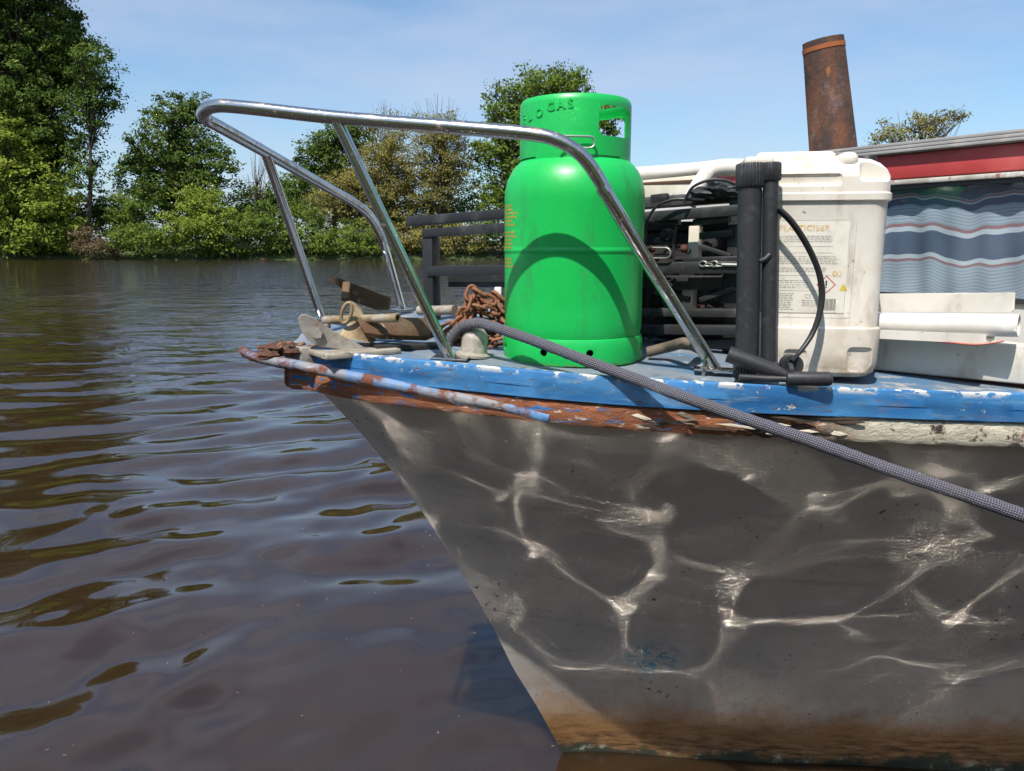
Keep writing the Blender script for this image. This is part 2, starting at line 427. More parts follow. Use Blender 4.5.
    np_mesh('crown', V, np.arange(len(V)).reshape(-1, 4), mat, root)
    return root
TG = 'trees on the far bank'; SG = 'bushes along the far bank'
tree('broadleaf_tree', 'huge dark green tree at the left edge, tallest on the far bank', 'tree', 93,
     [(22, 45, 58, 62), (38, 110, 48, 50), (0, -40, 72, 62), (58, 40, 22, 45), (25, 160, 50, 40), (-40, 60, 50, 90)], L_DARK, 38, .34, 1.15, .5, TG)
tree('broadleaf_tree', 'slim dark tree with a bare lower trunk beside the tallest tree', 'tree', 90,
     [(97, 68, 24, 28), (88, 110, 22, 30), (104, 95, 16, 22), (84, 165, 19, 34)], L_DARK, 88, .30, .8, .3, TG)
tree('broadleaf_tree', 'round dark green tree standing alone behind the loop of the pulpit rail', 'tree', 93,
     [(176, 138, 40, 40), (210, 165, 36, 36), (140, 168, 30, 36), (188, 112, 22, 20), (170, 195, 50, 28)], L_DARK, 176, .30, .95, .35, TG)
tree('bushy_tree', 'bright yellow-green bushy tree overhanging the water at the left edge', 'tree', 87,
     [(18, 195, 50, 48), (5, 145, 26, 34), (52, 218, 30, 32), (-30, 190, 50, 60), (22, 236, 46, 22), (64, 240, 18, 16)], L_LIGHT, 15, .34, 1.0, .2, TG)
tree('bush', 'small rounded bush between the slim tree and the round dark tree', 'bush', 90, [(130, 206, 21, 15), (122, 218, 18, 12)], L_MID, 130, .25, 1.0, .08, SG)
tree('bush', 'bright green pointed bush in front of the round dark tree', 'bush', 86.4, [(196, 205, 28, 26), (190, 232, 34, 22), (215, 222, 26, 24)], L_LIGHT, 196, .28, 1.0, .1, SG)
tree('bush', 'low brown dead scrub at the water beside the yellow-green tree', 'bush', 85.9, [(95, 246, 22, 10), (112, 250, 12, 7), (84, 236, 12, 12)], L_DRY, 98, .22, 1.3, .06, SG)
tree('bush', 'low pale green scrub sloping to the water, below the small rounded bush', 'bush', 86.0, [(150, 238, 34, 18), (128, 236, 20, 14)], L_MID, 150, .25, 1.1, .06, SG)
tree('bush', 'spreading green bush drooping over the water below the round dark tree', 'bush', 86.0, [(236, 236, 36, 22), (212, 243, 26, 15), (262, 226, 26, 20)], L_MID, 238, .27, 1.05, .08, SG)
tree('bush', 'green bush seen between the two forward legs of the pulpit rail', 'bush', 86.2, [(298, 226, 26, 28), (280, 242, 22, 16), (318, 240, 24, 18)], L_MID, 298, .27, 1.05, .08, SG)
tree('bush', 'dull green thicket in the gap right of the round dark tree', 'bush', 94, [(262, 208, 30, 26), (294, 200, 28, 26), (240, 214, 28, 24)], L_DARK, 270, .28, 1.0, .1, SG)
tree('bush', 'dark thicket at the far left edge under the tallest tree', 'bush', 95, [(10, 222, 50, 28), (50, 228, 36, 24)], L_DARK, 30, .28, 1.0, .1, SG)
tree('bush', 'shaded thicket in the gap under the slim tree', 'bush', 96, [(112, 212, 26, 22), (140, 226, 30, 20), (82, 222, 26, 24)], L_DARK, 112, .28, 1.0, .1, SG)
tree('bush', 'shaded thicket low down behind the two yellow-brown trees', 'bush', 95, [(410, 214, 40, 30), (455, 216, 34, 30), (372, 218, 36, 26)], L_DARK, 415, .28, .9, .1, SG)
tree('bare_tree', 'thin leafless tree rising right of the round dark tree', 'tree', 92, [(262, 178, 15, 30), (250, 196, 18, 18)], L_OLIVE, 262, .18, .16, .1, TG, twigs=22)
tree('broadleaf_tree', 'dark green tree half hidden behind the bend of the far rail', 'tree', 97, [(335, 148, 26, 28), (316, 168, 26, 28), (358, 136, 24, 22), (345, 185, 32, 32), (290, 192, 20, 18)], L_DARK, 338, .30, 1.0, .3, TG)
tree('shrubby_tree', 'green and brown shrubby tree behind the near forward leg of the rail', 'tree', 90, [(358, 190, 34, 38), (330, 205, 28, 30), (385, 214, 30, 32)], L_OLIVE, 360, .24, 1.0, .18, TG, twigs=8)
tree('shrubby_tree', 'tall sparse yellow-brown tree with twigs above the rail', 'tree', 91, [(388, 142, 28, 34), (404, 175, 34, 38), (376, 172, 24, 28)], L_OLIVE, 392, .2, 1.0, .2, TG, twigs=26)
tree('shrubby_tree', 'tall sparse brown tree with bare tips left of the dark tree behind the bottle', 'tree', 90, [(437, 138, 32, 34), (432, 178, 38, 40), (458, 160, 24, 42)], L_OLIVE, 436, .2, 1.0, .2, TG, twigs=30)
tree('bush', 'wide green bush at the water behind the near forward leg of the rail', 'bush', 86.0, [(350, 238, 30, 20), (378, 242, 24, 16)], L_MID, 355, .26, 1.0, .08, SG)
tree('bush', 'olive bush at the water behind the end of the black rack', 'bush', 86.0, [(430, 236, 32, 22), (460, 240, 30, 18), (405, 246, 22, 12)], L_OLIVE, 432, .25, 1.05, .08, SG)
tree('broadleaf_tree', 'tall fresh green tree directly behind the gas bottle', 'tree', 91,
     [(540, 88, 42, 24), (572, 88, 22, 22), (604, 120, 18, 24), (512, 112, 36, 28), (500, 150, 28, 34), (560, 120, 34, 30), (498, 195, 26, 30), (545, 165, 50, 45)], L_MID, 505, .30, .95, .4, TG)
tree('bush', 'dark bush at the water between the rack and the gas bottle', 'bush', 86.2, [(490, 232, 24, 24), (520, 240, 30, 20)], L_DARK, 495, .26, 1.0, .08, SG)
tree('bush', 'green bush at the water hidden behind the gas bottle', 'bush', 86.4, [(590, 236, 40, 22), (650, 240, 44, 18)], L_MID, 600, .27, .8, .08, SG)
tree('broadleaf_tree', 'pale thin-leaved tree showing over the cabin roof', 'tree', 62, [(915, 130, 36, 17), (888, 138, 22, 13), (945, 120, 24, 9), (962, 114, 10, 5), (915, 165, 44, 25)], L_OLIVE, 916, .16, .75, .16, TG, clump=.5, twigs=14)

# ================================================================== BOAT
M_HULL = None
def hull_mat():
    m, nt, b = new_mat('weathered_hull_paint')
    v = coords(nt); sp = nt.nodes.new('ShaderNodeSeparateXYZ'); nt.links.new(v, sp.inputs[0]); z = sp.outputs[2]
    col = mixc(nt, mrange(nt, noise(nt, v, 1.4, 6, .65), .35, .68), (.39, .35, .31), (.49, .45, .405))
    col = mixc(nt, mrange(nt, noise(nt, coords(nt, scale=(1, 1, 4)), 5, 7, .7), .58, .78, 0, .5), col, (.27, .24, .21))
    col = mixc(nt, math_n(nt, 'MULTIPLY', mrange(nt, noise(nt, coords(nt, scale=(1, 1, 9)), 3.2, 7, .7), .56, .7), .55), col, (.20, .175, .15))
    col = mixc(nt, mrange(nt, noise(nt, coords(nt, scale=(1, 1, .22)), 11, 6, .7), .60, .74, 0, .5), col, (.24, .19, .14))
    col = mixc(nt, mrange(nt, noise(nt, v, 21, 7, .75), .66, .69), col, (.56, .53, .48))
    # black mildew specks
    sk = math_n(nt, 'MULTIPLY', mrange(nt, noise(nt, v, 55, 4, .65), .62, .67), mrange(nt, noise(nt, v, 3.2, 4), .44, .58))
    col = mixc(nt, sk, col, (.03, .028, .025))
    # rust run and scum towards the right
    col = mixc(nt, math_n(nt, 'MULTIPLY', mrange(nt, noise(nt, coords(nt, scale=(1, 1, .35)), 4.5, 6, .65), .5, .72), mrange(nt, sp.outputs[0], .85, 1.6, 0, .75)), col, (.22, .15, .085))
    # waterline scum
    wv = math_n(nt, 'ADD', z, math_n(nt, 'MULTIPLY', math_n(nt, 'SUBTRACT', noise(nt, coords(nt, scale=(1, 1, 1.2)), 4.5, 8, .72), .5), .24))
    col = mixc(nt, math_n(nt, 'MULTIPLY', mrange(nt, wv, .40, .14, 0, .75), mrange(nt, noise(nt, coords(nt, scale=(1, 1, .16)), 26, 6, .75), .42, .66)), col, (.36, .22, .11))
    col = mixc(nt, mrange(nt, wv, .23, .12, 0, .92), col, (.30, .15, .05))
    sc_ = math_n(nt, 'MULTIPLY', mrange(nt, wv, .17, .06), mrange(nt, noise(nt, coords(nt, scale=(1.5, 1.5, 9)), 9, 6, .7), .40, .62))
    col = mixc(nt, sc_, col, (.07, .035, .014))
    col = mixc(nt, mrange(nt, wv, .035, .012), col, (.035, .045, .03))
    gr = math_n(nt, 'MULTIPLY', mrange(nt, z, .05, .02), mrange(nt, noise(nt, v, 26, 5, .7), .55, .66))
    col = mixc(nt, gr, col, (.30, .33, .26))
    # a worn patch of old blue
    d = nt.nodes.new('ShaderNodeVectorMath'); d.operation = 'DISTANCE'; nt.links.new(v, d.inputs[0]); d.inputs[1].default_value = BLUE_SPOT
    bl = math_n(nt, 'MULTIPLY', mrange(nt, d.outputs['Value'], .10, .03), mrange(nt, noise(nt, v, 38, 5, .7), .46, .56))
    col = mixc(nt, bl, col, (.03, .20, .27))
    nt.links.new(col, b.inputs['Base Color']); b.inputs['Roughness'].default_value = .62; b.inputs['Specular IOR Level'].default_value = .3
    h = math_n(nt, 'ADD', math_n(nt, 'MULTIPLY', noise(nt, v, 2.5, 3), .010), math_n(nt, 'MULTIPLY', noise(nt, v, 70, 6, .7), .0016))
    bn = nt.nodes.new('ShaderNodeBump'); bn.inputs['Distance'].default_value = 1; nt.links.new(h, bn.inputs['Height']); nt.links.new(bn.outputs[0], b.inputs['Normal'])
    return m

cp_n = Vector((N2.x, N2.y, 0)); cp_0 = B(0, 0, 0)
stem_px = [(318, 374), (330, 390), (367.6, 431), (405, 480), (450, 551.6), (491.5, 624), (513, 668), (538, 708), (562, 747)]
stem = [RP(x, y, cp_0, cp_n) for x, y in stem_px]
stem_sz = [(sl_of(p)[0], p.z) for p in stem]; stem_sz[-1] = (stem_sz[-1][0], 0.0)
edge_px = [(300, 345), (312, 348.5), (330, 352), (380, 358.5), (450, 365), (572, 376), (715, 385), (850, 390.5), (1024, 396)]
edge = [sl_of(D(x, y)) for x, y in edge_px]; edge[0] = (0., 0.)
edge += [(1.45, -1.36), (2.1, -1.52), (3.2, -1.6), (4.6, -1.6), (6., -1.5)]
EDGE = [Vector((s, l, 0)) for s, l in edge]
EDGE_S = spline(EDGE, 10)
wl_px = [(562, 747), (600, 751.5), (700, 758), (800, 763), (1024, 771)]
wl = []
for x, y in wl_px:
    r = ray(x, y); p = CAM + r * (-ZC / r.z); wl.append(sl_of(p))
wl[0] = (stem_sz[-1][0], 0.)
wl += [(2.5, -1.22), (3.4, -1.36), (4.6, -1.4), (6., -1.35)]
WL_S = spline([Vector((s, l, 0)) for s, l in wl], 16)
far_px = [(300, 345), (301, 338), (307, 331), (322, 323), (360, 316.5), (402, 311.5), (470, 304.5)]
far_sl = [sl_of(D(x, y)) for x, y in far_px]; far_sl[0] = (0., 0.)
far_sl += [(1.9, 1.15), (2.8, 1.35), (4.6, 1.45), (6., 1.4)]
FAR_S = spline([Vector((s, -l, 0)) for s, l in far_sl], 10)        # stored mirrored, l negative
print('far', [tuple(round(c, 3) for c in e) for e in far_sl])
def resample(pl, n, pw=1.0):
    L = [0.]
    for a, b_ in zip(pl, pl[1:]): L.append(L[-1] + (b_ - a).length)
    xs = np.linspace(0, 1, n) ** pw * L[-1]
    A = np.array([tuple(p) for p in pl]); return [Vector([float(np.interp(x, L, A[:, k])) for k in range(3)]) for x in xs]
def edge_out(pl, i):                     # outward normal (s,l) on the near side
    t = pl[min(i + 1, len(pl) - 1)] - pl[max(i - 1, 0)]; n = Vector((t.y, -t.x, 0)).normalized()
    return n
print('edge', [tuple(round(c, 3) for c in e) for e in edge]); print('wl', [tuple(round(c, 3) for c in e) for e in wl]); print('stem', [tuple(round(c, 3) for c in e) for e in stem_sz])
BOAT = thing('boat', B(stem_sz[-1][0], 0, 0), 'old moored boat with blue gunwale, grey-white hull and chrome bow rail', 'boat')
BO = ROOT[BOAT.name]
BLUE_SPOT = (0, 0, 0)
# hull surface, near side as (s, l, z) rows
NU, NW = 150, 40
top = resample(EDGE_S, NU, 1.5); bot = resample(WL_S, NU, 1.5)
sS = np.array([q[0] for q in stem_sz]); sZ = np.array([q[1] for q in stem_sz])
ztop0 = stem_sz[0][1]
def hull_rows(top, sgn):
    rows = []
    for i in range(NU):
        o = edge_out(top, i)
        T3 = (top[i].x - o.x * .012, min(top[i].y - o.y * .012, 0), deck_z(top[i].x, top[i].y * sgn) - .085); K = bot[i]
        if i == 0: T3 = (stem_sz[0][0], 0., ztop0)
        blend = min(1., i / 26.)
        nose = math.exp(-i / 9.0); T3 = (max(T3[0], stem_sz[0][0]) * nose + T3[0] * (1 - nose), T3[1], T3[2])
        row = []
        for j in range(NW + 8):
            w = j / (NW - 1)
            zz = T3[2] * (1 - w)
            ws = min(w, 1.)
            # straight rake at the stem, hollow flare farther aft
            e = 1 + .34 * blend
            hh = 1 - (1 - ws) ** e
            s_lin = T3[0] + (K.x - T3[0]) * hh; l_ = T3[1] + (K.y - T3[1]) * hh
            s_stem = float(np.interp(-zz, -sZ, sS)) if zz > 0 else sS[-1]
            ds = s_stem - (sS[0] + (sS[-1] - sS[0]) * ws)
            s_ = s_lin + ds * (1 - blend)
            if w > 1: s_ += (w - 1) * .5 * (1 - blend * .6)
            row.append((s_, l_, zz))
        rows.append(row)
    return rows
SIDES = {1: hull_rows(top, 1), -1: hull_rows(resample(FAR_S, NU, 1.5), -1)}; rows = SIDES[1]
bm = BM()
for sgn in (1, -1):
    vs = [[bm.verts.new(B(s, l * sgn, z)) for s, l, z in row] for row in SIDES[sgn]]
    for i in range(NU - 1):
        for j in range(NW + 7): bm.faces.new((vs[i][j], vs[i][j + 1], vs[i + 1][j + 1], vs[i + 1][j]))
bmesh.ops.remove_doubles(bm, verts=bm.verts, dist=1e-4)
# where the old blue patch sits: on the near side at about pixel (652, 658)
best = None
for row in rows:
    for s, l, z in row:
        p = B(s, l, z); q = p - CAM
        dep = q.y * CT - q.z * ST
        if dep > 0:
            x = 512 + F_PX * q.x / dep; y = 385.5 - F_PX * (q.z * CT + q.y * ST) / dep
            e = (x - 652) ** 2 + (y - 657) ** 2
            if best is None or e < best[0]: best = (e, p)
BLUE_SPOT = tuple(best[1] - BO)
hull = obj('hull', bm, hull_mat(), BOAT, sharp=60)

# deck
M_DECK = MAT('worn_deck_paint', (.165, .195, .225), .85, layers=[((.07, .15, .25), 7, .46, .62, dict(stretch=(1, 1, 1))), ((.33, .32, .30), 16, .55, .68), ((.10, .085, .07), 9, .6, .72), ((.36, .05, .06), 9, .69, .73)], bump=(150, .0012))
bm = BM(); prev = None
for q, w in zip(resample(EDGE_S, 140, 1.4), resample(FAR_S, 140, 1.4)):
    r_ = []
    for k in range(9):
        f = k / 8; s_, l_ = q.x + (w.x - q.x) * f, q.y + (-w.y - q.y) * f
        r_.append(bm.verts.new(B(s_, l_, deck_z(s_, l_) - .006 + .006 * (1 - (2 * f - 1) ** 2))))
    if prev:
        for k in range(8): bm.faces.new((prev[k], prev[k + 1], r_[k + 1], r_[k]))
    prev = r_
bmesh.ops.remove_doubles(bm, verts=bm.verts, dist=1e-5)
obj('deck', bm, M_DECK, BOAT)

def sweep_edge(bm, prof, i0, i1, step=.012, sides=(1, -1), jit=0., jit_fn=None, extend=0., fore=0.):
    """prof: (outward, dz) loop swept along the gunwale between arc positions i0..i1 (metres from the bow)"""
    n = max(2, int((i1 - i0) / step))
    for sgn in sides:
        CV = EDGE_S if sgn > 0 else FAR_S; L = 0; arc = [0.]
        for a, b_ in zip(CV, CV[1:]): L += (b_ - a).length; arc.append(L)
        A = np.array([tuple(p) for p in CV])
        rings = []
        for t in np.linspace(i0, i1, n):
            q = Vector([float(np.interp(t, arc, A[:, k])) for k in range(3)]); q2 = Vector([float(np.interp(min(t + .02, L), arc, A[:, k])) for k in range(3)])
            q1 = Vector([float(np.interp(max(t - .02, 0), arc, A[:, k])) for k in range(3)])
            tg = (q2 - q1).normalized(); o = Vector((tg.y, -tg.x, 0))
            if t < .02: o = o
            ring = []
            for k, (out, dz) in enumerate(prof):
                jo = jz = 0.
                if jit_fn: jo, jz = jit_fn(t, k)
                if jit: jo += random.uniform(-jit, jit); jz += random.uniform(-jit, jit)
                s = q.x + o.x * (out + jo) - fore * math.exp(-t / .05); l = q.y + o.y * (out + jo)
                l = min(l, 0)
                ring.append(bm.verts.new(B(s, l * sgn, deck_z(q.x, q.y * sgn) + dz + jz)))
            rings.append(ring)
        K = len(prof)
        for a, b_ in zip(rings, rings[1:]):
            for k in range(K): bm.faces.new((a[k], a[(k + 1) % K], b_[(k + 1) % K], b_[k]))
        bm.faces.new(rings[0][::-1]); bm.faces.new(rings[-1])
    return bm
M_BLUE = MAT('flaking_blue_paint', (.020, .130, .33), .55, layers=[
    ((.05, .21, .44), 6, .42, .62, dict(stretch=(1, 1, 4))), ((.16, .28, .40), 12, .56, .72, dict(stretch=(1, 1, 6), rough=.8)),
    ((.10, .09, .085), 34, .63, .66, dict(stretch=(1, 1, 5), rough=.9)),
    ((.60, .57, .49), 26, .635, .65, dict(rough=.9, h=-.001, nrough=.78, stretch=(1, 1, 1.8))), ((.16, .07, .035), 38, .66, .69, dict(rough=.9, stretch=(1, 1, 2))),
    ((.10, .14, .22), 9, .55, .75, dict(stretch=(1, 1, 5))),
    ((.60, .57, .50), 26, .53, .56, dict(dlo=-.005, dhi=.005, rough=.9)),
    ], bump=(40, .0012), spec=.5, coat=.15)
def smooth_jit(seed, amp, f):
    ph = [random.Random(seed + k).uniform(0, 6.28) for k in range(24)]
    def fn(t, k):
        a = sum(math.sin(t * f * (1 + .7 * j) + ph[(k * 3 + j) % 24]) for j in range(4)) / 4
        b_ = sum(math.sin(t * f * (1.3 + .6 * j) + ph[(k * 5 + j + 7) % 24]) for j in range(4)) / 4
        return a * amp, b_ * amp
    return fn
board = [(-.014, .001), (-.012, .005), (.0095, .0065), (.0125, .0045), (.0135, .000), (.0135, -.024), (.0125, -.026), (.0125, -.046), (.009, -.0480), (-.02, -.048)]
obj('gunwale_board', sweep_edge(BM(), board, .035, 5.6, jit_fn=smooth_jit(3, .0005, 11), sides=(1,)), M_BLUE, BOAT, sharp=28)
M_FARB = MAT('weathered_grey_board', (.20, .22, .24), .85, layers=[((.05, .14, .26), 9, .52, .62), ((.40, .38, .33), 20, .55, .66)], bump=(40, .002))
obj('gunwale_board', sweep_edge(BM(), [(a, c_ - .010) for a, c_ in board], .035, 5.6, jit_fn=smooth_jit(5, .0012, 17), sides=(-1,)), M_FARB, BOAT, sharp=50)
# the lower rubbing band: peeled red-brown wood, then rot, then bare cream filler
def band_mat():
    m, nt, b = new_mat('peeled_rubbing_band'); v = coords(nt); sp = nt.nodes.new('ShaderNodeSeparateXYZ'); nt.links.new(v, sp.inputs[0])
    x = math_n(nt, 'ADD', sp.outputs[0], math_n(nt, 'MULTIPLY', math_n(nt, 'SUBTRACT', noise(nt, v, 14, 4), .5), .10))
    ox = BO.x
    col = mixc(nt, mrange(nt, noise(nt, coords(nt, scale=(1, 1, 6)), 14, 6, .7), .38, .62), (.38, .135, .055), (.20, .07, .032))
    col = mixc(nt, mrange(nt, noise(nt, coords(nt, scale=(1, 1, 4)), 18, 5, .7), .57, .62), col, (.03, .17, .42))
    col = mixc(nt, mrange(nt, noise(nt, coords(nt, scale=(1, 1, 4)), 25, 6, .7), .6, .64), col, (.62, .58, .47))
    rot = math_n(nt, 'MULTIPLY', mrange(nt, x, .38 - ox, .46 - ox), mrange(nt, noise(nt, coords(nt, scale=(1, 1, 3)), 22, 6, .7), .40, .5))
    col = mixc(nt, rot, col, (.055, .04, .03))
    cr_ = math_n(nt, 'MULTIPLY', mrange(nt, x, .55 - ox, .66 - ox), mrange(nt, noise(nt, v, 30, 6, .7), .36, .44))
    col = mixc(nt, cr_, col, (.60, .545, .42))
    col = mixc(nt, math_n(nt, 'MULTIPLY', mrange(nt, x, .55 - ox, .66 - ox), mrange(nt, noise(nt, v, 48, 4, .7), .63, .67)), col, (.05, .04, .03))
    nt.links.new(col, b.inputs['Base Color']); b.inputs['Roughness'].default_value = .85
    h = math_n(nt, 'MULTIPLY', noise(nt, coords(nt, scale=(1, 1, 2)), 30, 7, .75), .008)
    bn = nt.nodes.new('ShaderNodeBump'); bn.inputs['Distance'].default_value = 1; nt.links.new(h, bn.inputs['Height']); nt.links.new(bn.outputs[0], b.inputs['Normal'])
    return m
jA = smooth_jit(9, .0014, 60); jB = smooth_jit(19, .009, 75)
def rot_jit(t, k):
    a, b_ = jA(t, k)
    w = max(0, 1 - abs(t - 1.02) / .13); c, d_ = jB(t, k)
    return a + c * w - .010 * w, b_ * .6 + d_ * w * .6
band = [(-.03, -.0485), (.0, -.0485), (.007, -.053), (.008, -.066), (.008, -.087), (.003, -.095), (-.03, -.096)]
obj('rubbing_band', sweep_edge(BM(), band, .01, 5.6, step=.009, jit_fn=rot_jit), band_mat(), BOAT, sharp=45)
# splintered wood where the band has rotted away
M_SPL = [MAT('grey_splintered_wood', (.20, .16, .12), .9, var=.4, bump=(60, .003, (1, 1, 6))), MAT('dark_rotten_wood', (.05, .032, .022), .95, var=.4, bump=(60, .003)), MAT('bare_cream_filler', (.55, .49, .37), .9, var=.25, bump=(60, .003))]
rnd = random.Random(31); arc_ = 0.; near_pts = []
for a, b_ in zip(EDGE_S, EDGE_S[1:]):
    arc_ += (b_ - a).length; tg = (b_ - a).normalized(); near_pts.append((arc_, b_, tg, Vector((tg.y, -tg.x, 0))))
for k in range(16):
    t = rnd.uniform(.80, 1.26); q = min(near_pts, key=lambda n_: abs(n_[0] - t)); ln = rnd.uniform(.03, .11); dz = -.050 - rnd.uniform(.002, .036)
    def pt(ds, do, dv): w = q[1] + q[2] * ds + q[3] * do; return B(w.x, w.y, deck_z(w.x, w.y) + dv)
    h_ = rnd.uniform(.003, .008); up_ = rnd.uniform(-.007, .007); o0, o1 = rnd.uniform(.005, .010), rnd.uniform(.006, .016)
    bm = BM(); poly = [pt(-ln / 2, o0, dz), pt(-ln * .2, o0, dz + h_ * .6), pt(ln * .3, o1, dz + up_ + h_ * .5), pt(ln / 2, o1, dz + up_), pt(ln * .2, o1, dz + up_ - h_ * .4), pt(-ln * .3, o0, dz - h_ * .4)]
    oo = q[3]; w3 = Vector((A2.x * oo.x + N2.x * oo.y, A2.y * oo.x + N2.y * oo.y, 0)); plate(bm, poly, w3, rnd.uniform(.003, .006), .0006)
    obj('splinter', bm, M_SPL[0 if t < 1.0 and k % 2 else (1 if k % 3 else 2)], BOAT, sharp=25)
# rusty half-round metal strip round the bow
M_STRIP = MAT('rusty_blue_metal', (.08, .20, .40), .6, layers=[((.22, .215, .225), 11, .42, .56, dict(rough=.6)), ((.15, .052, .028), 19, .47, .55, dict(rough=.9, h=-.0008)), ((.13, .045, .025), 40, .6, .68, dict(rough=.95))], bump=(60, .001))
strip_px = [(243, 351), (252, 356), (275, 361.5), (300, 366), (345, 375), (400, 386), (450, 396), (500, 405.5), (550, 417.5)]
tip = RP(243, 351, cp_0, cp_n)
pts = [tip]
for x, y in strip_px[1:]:
    f = (x - 243) / (548 - 243)
    # follow the gunwale's own plan, standing off it
    e = sl_of(D(x + 8, 352 + (x - 243) * .073, -.05)); pts.append(P(x, y, max(1.42, (tip.y + .0) * (1 - f) + 1.485 * f)))
near = spline(pts, 8)
bm = BM(); tube(bm, near, [.0085 + .0035 * min(1, i / 18) for i in range(len(near))], 10)
farp = [tip]
for i, p in enumerate(pts[1:7]):
    s, l = sl_of(p); farp.append(B(s, -l, p.z - .06 * l))
tube(bm, spline(farp, 8), .0105, 10)
obj('rubbing_strip', bm, M_STRIP, BOAT)
# bow roller cheek and block
M_GALV = MAT('weathered_galvanised_metal', (.30, .28, .25), .65, metal=.45, layers=[((.38, .345, .29), 20, .48, .66, dict(metal=.1, rough=.85)), ((.20, .11, .055), 26, .56, .68, dict(metal=0., rough=.9))], bump=(50, .001))
bm = BM()
poly = [(298, 318), (301, 314.5), (306, 314), (313, 317), (332, 331), (350, 340), (366, 348), (362, 352), (322, 347), (308, 340), (300, 329)]
p0 = P(330, 340, 1.665)
plate(bm, [RP(x, y, p0, (.25, -1, 0)) for x, y in poly], (.25, -1, 0), .007, .0015)
p1 = P(330, 340, 1.735)
plate(bm, [RP(x, y, p1, (.25, -1, 0)) for x, y in poly], (.25, -1, 0), .006, .0015)
br = obj('bow_roller', bm, M_GALV, BOAT, sharp=20)
bm = BM(); c = RP(317, 332.5, p0, (.25, -1, 0)) + Vector((.002, -.008, 0)); tube(bm, [c, c + Vector((-.01, .14, 0))], .008, 12); tube(bm, [c + Vector((.0006, -.004, 0)), c + Vector((0, .004, 0))], .0125, 6)
obj('bolt', bm, M_GALV, br)
bm = BM(); c = P(341, 347.5, 1.70); box(bm, (.17, .16, .012), frame(c + Vector((.02, .0, -.006)), (A2.x, A2.y, 0)), .003)
M_WOOD = MAT('bare_weathered_wood', (.36, .32, .26), .9, layers=[((.20, .16, .12), 10, .45, .65, dict(stretch=(1, 1, 6))), ((.07, .06, .05), 24, .6, .7)], bump=(30, .003, (1, 6, 1)))
obj('bow_plank', bm, M_WOOD, BOAT)
bm = BM(); box(bm, (.05, .05, .045), frame(P(308, 356, 1.70), (A2.x, A2.y, 0)), .004); obj('stem_head', bm, M_GALV, BOAT)

# pulpit rail
M_STEEL = MAT('scratched_stainless_steel', (.60, .585, .56), .17, metal=1., layers=[((.46, .40, .33), 26, .5, .68, dict(rough=.38)), ((.34, .20, .11), 50, .63, .7, dict(rough=.6, metal=.3))], bump=(70, .0003))
R1 = D(716, 371, .004); S1 = D(450, 358, .004); S2 = D(322, 318, .004); R2 = D(402, 309, .004)
near_top = [P(203, 113, 1.63), P(213, 106.5, 1.602), P(240, 107, 1.585), P(335, 117.5, 1.55), P(450, 127, 1.495), P(530, 134, 1.462)]
bend = [P(560, 141.5, 1.452), P(582, 156, 1.452), P(598, 178, 1.457), P(612, 203, 1.462)]
leg = [P(640, 250, 1.49), P(680, 314, 1.535), R1]
far_top = [P(203, 113, 1.63), P(206, 119, 1.665), P(222, 128, 1.71), P(266, 152.5, 1.86), P(330, 189, 2.12), P(352, 201.5, 2.22)]
farbend = [P(368, 214, 2.29), P(378, 230, 2.36), P(386, 252, 2.44)]
bm = BM()
main = near_top[1:] + bend + leg
far = far_top[1:] + farbend + [R2]
allp = spline(list(reversed(far)) + [near_top[0]] + main, 10)
rr_ = .0129
tube(bm, allp, rr_, 18)
rail = obj('pulpit_rail', bm, M_STEEL, BOAT)
for tp, ft in ((P(337, 121, 1.55), S1), (P(266, 154, 1.86), S2)):
    bm = BM(); tube(bm, [tp, tp.lerp(ft, .5), ft], .0114, 16); obj('stanchion', bm, M_STEEL, rail)
for ft, dr in ((S1, (1, -.12, -.02)), (S2, (.4, 1, 0)), (R2, (.3, 1, 0))):
    bm = BM(); box(bm, (.075, .05, .005), frame(ft, dr, (0, 0, 1)), .002); obj('foot_plate', bm, M_STEEL, rail)
bm = BM(); box(bm, (.09, .04, .004), frame(R1 + Vector((.0, -.005, .004)), (1, -.2, -.02)), .0015)
for dx in (-.03, .035):
    q = R1 + Vector((dx, -.018, 0)); tube(bm, [q + Vector((0, 0, -.012)), q + Vector((.004, 0, .056 if dx > 0 else .036))], .0034, 8); tube(bm, [q + Vector((0, 0, .006)), q + Vector((0, 0, .012))], .0062, 6)
obj('foot_plate', bm, M_STEEL, rail, label='steel foot plate of the rail held on two long bolts')
bm = BM(); q = P(604, 190, 1.457); tube(bm, [q + Vector((-.0035, 0, .005)), q + Vector((.0035, 0, -.005))], .0140, 14); obj('weld', bm, M_STEEL, rail)
# mooring bitt
M_BITT = MAT('chalky_cast_metal', (.33, .30, .25), .75, metal=.2, layers=[((.55, .50, .42), 30, .5, .65), ((.20, .12, .08), 40, .6, .68)], bump=(80, .0015))
c = D(473, 356, 0); bm = BM()
lathe(bm, [(.038, 0), (.038, .005), (.030, .010), (.0275, .022), (.0285, .038), (.026, .050), (.018, .059), (.009, .063), (.001, .064)], c, 24, axis=(.12, 0, 1))
obj('mooring_bitt', bm, M_BITT, BOAT)

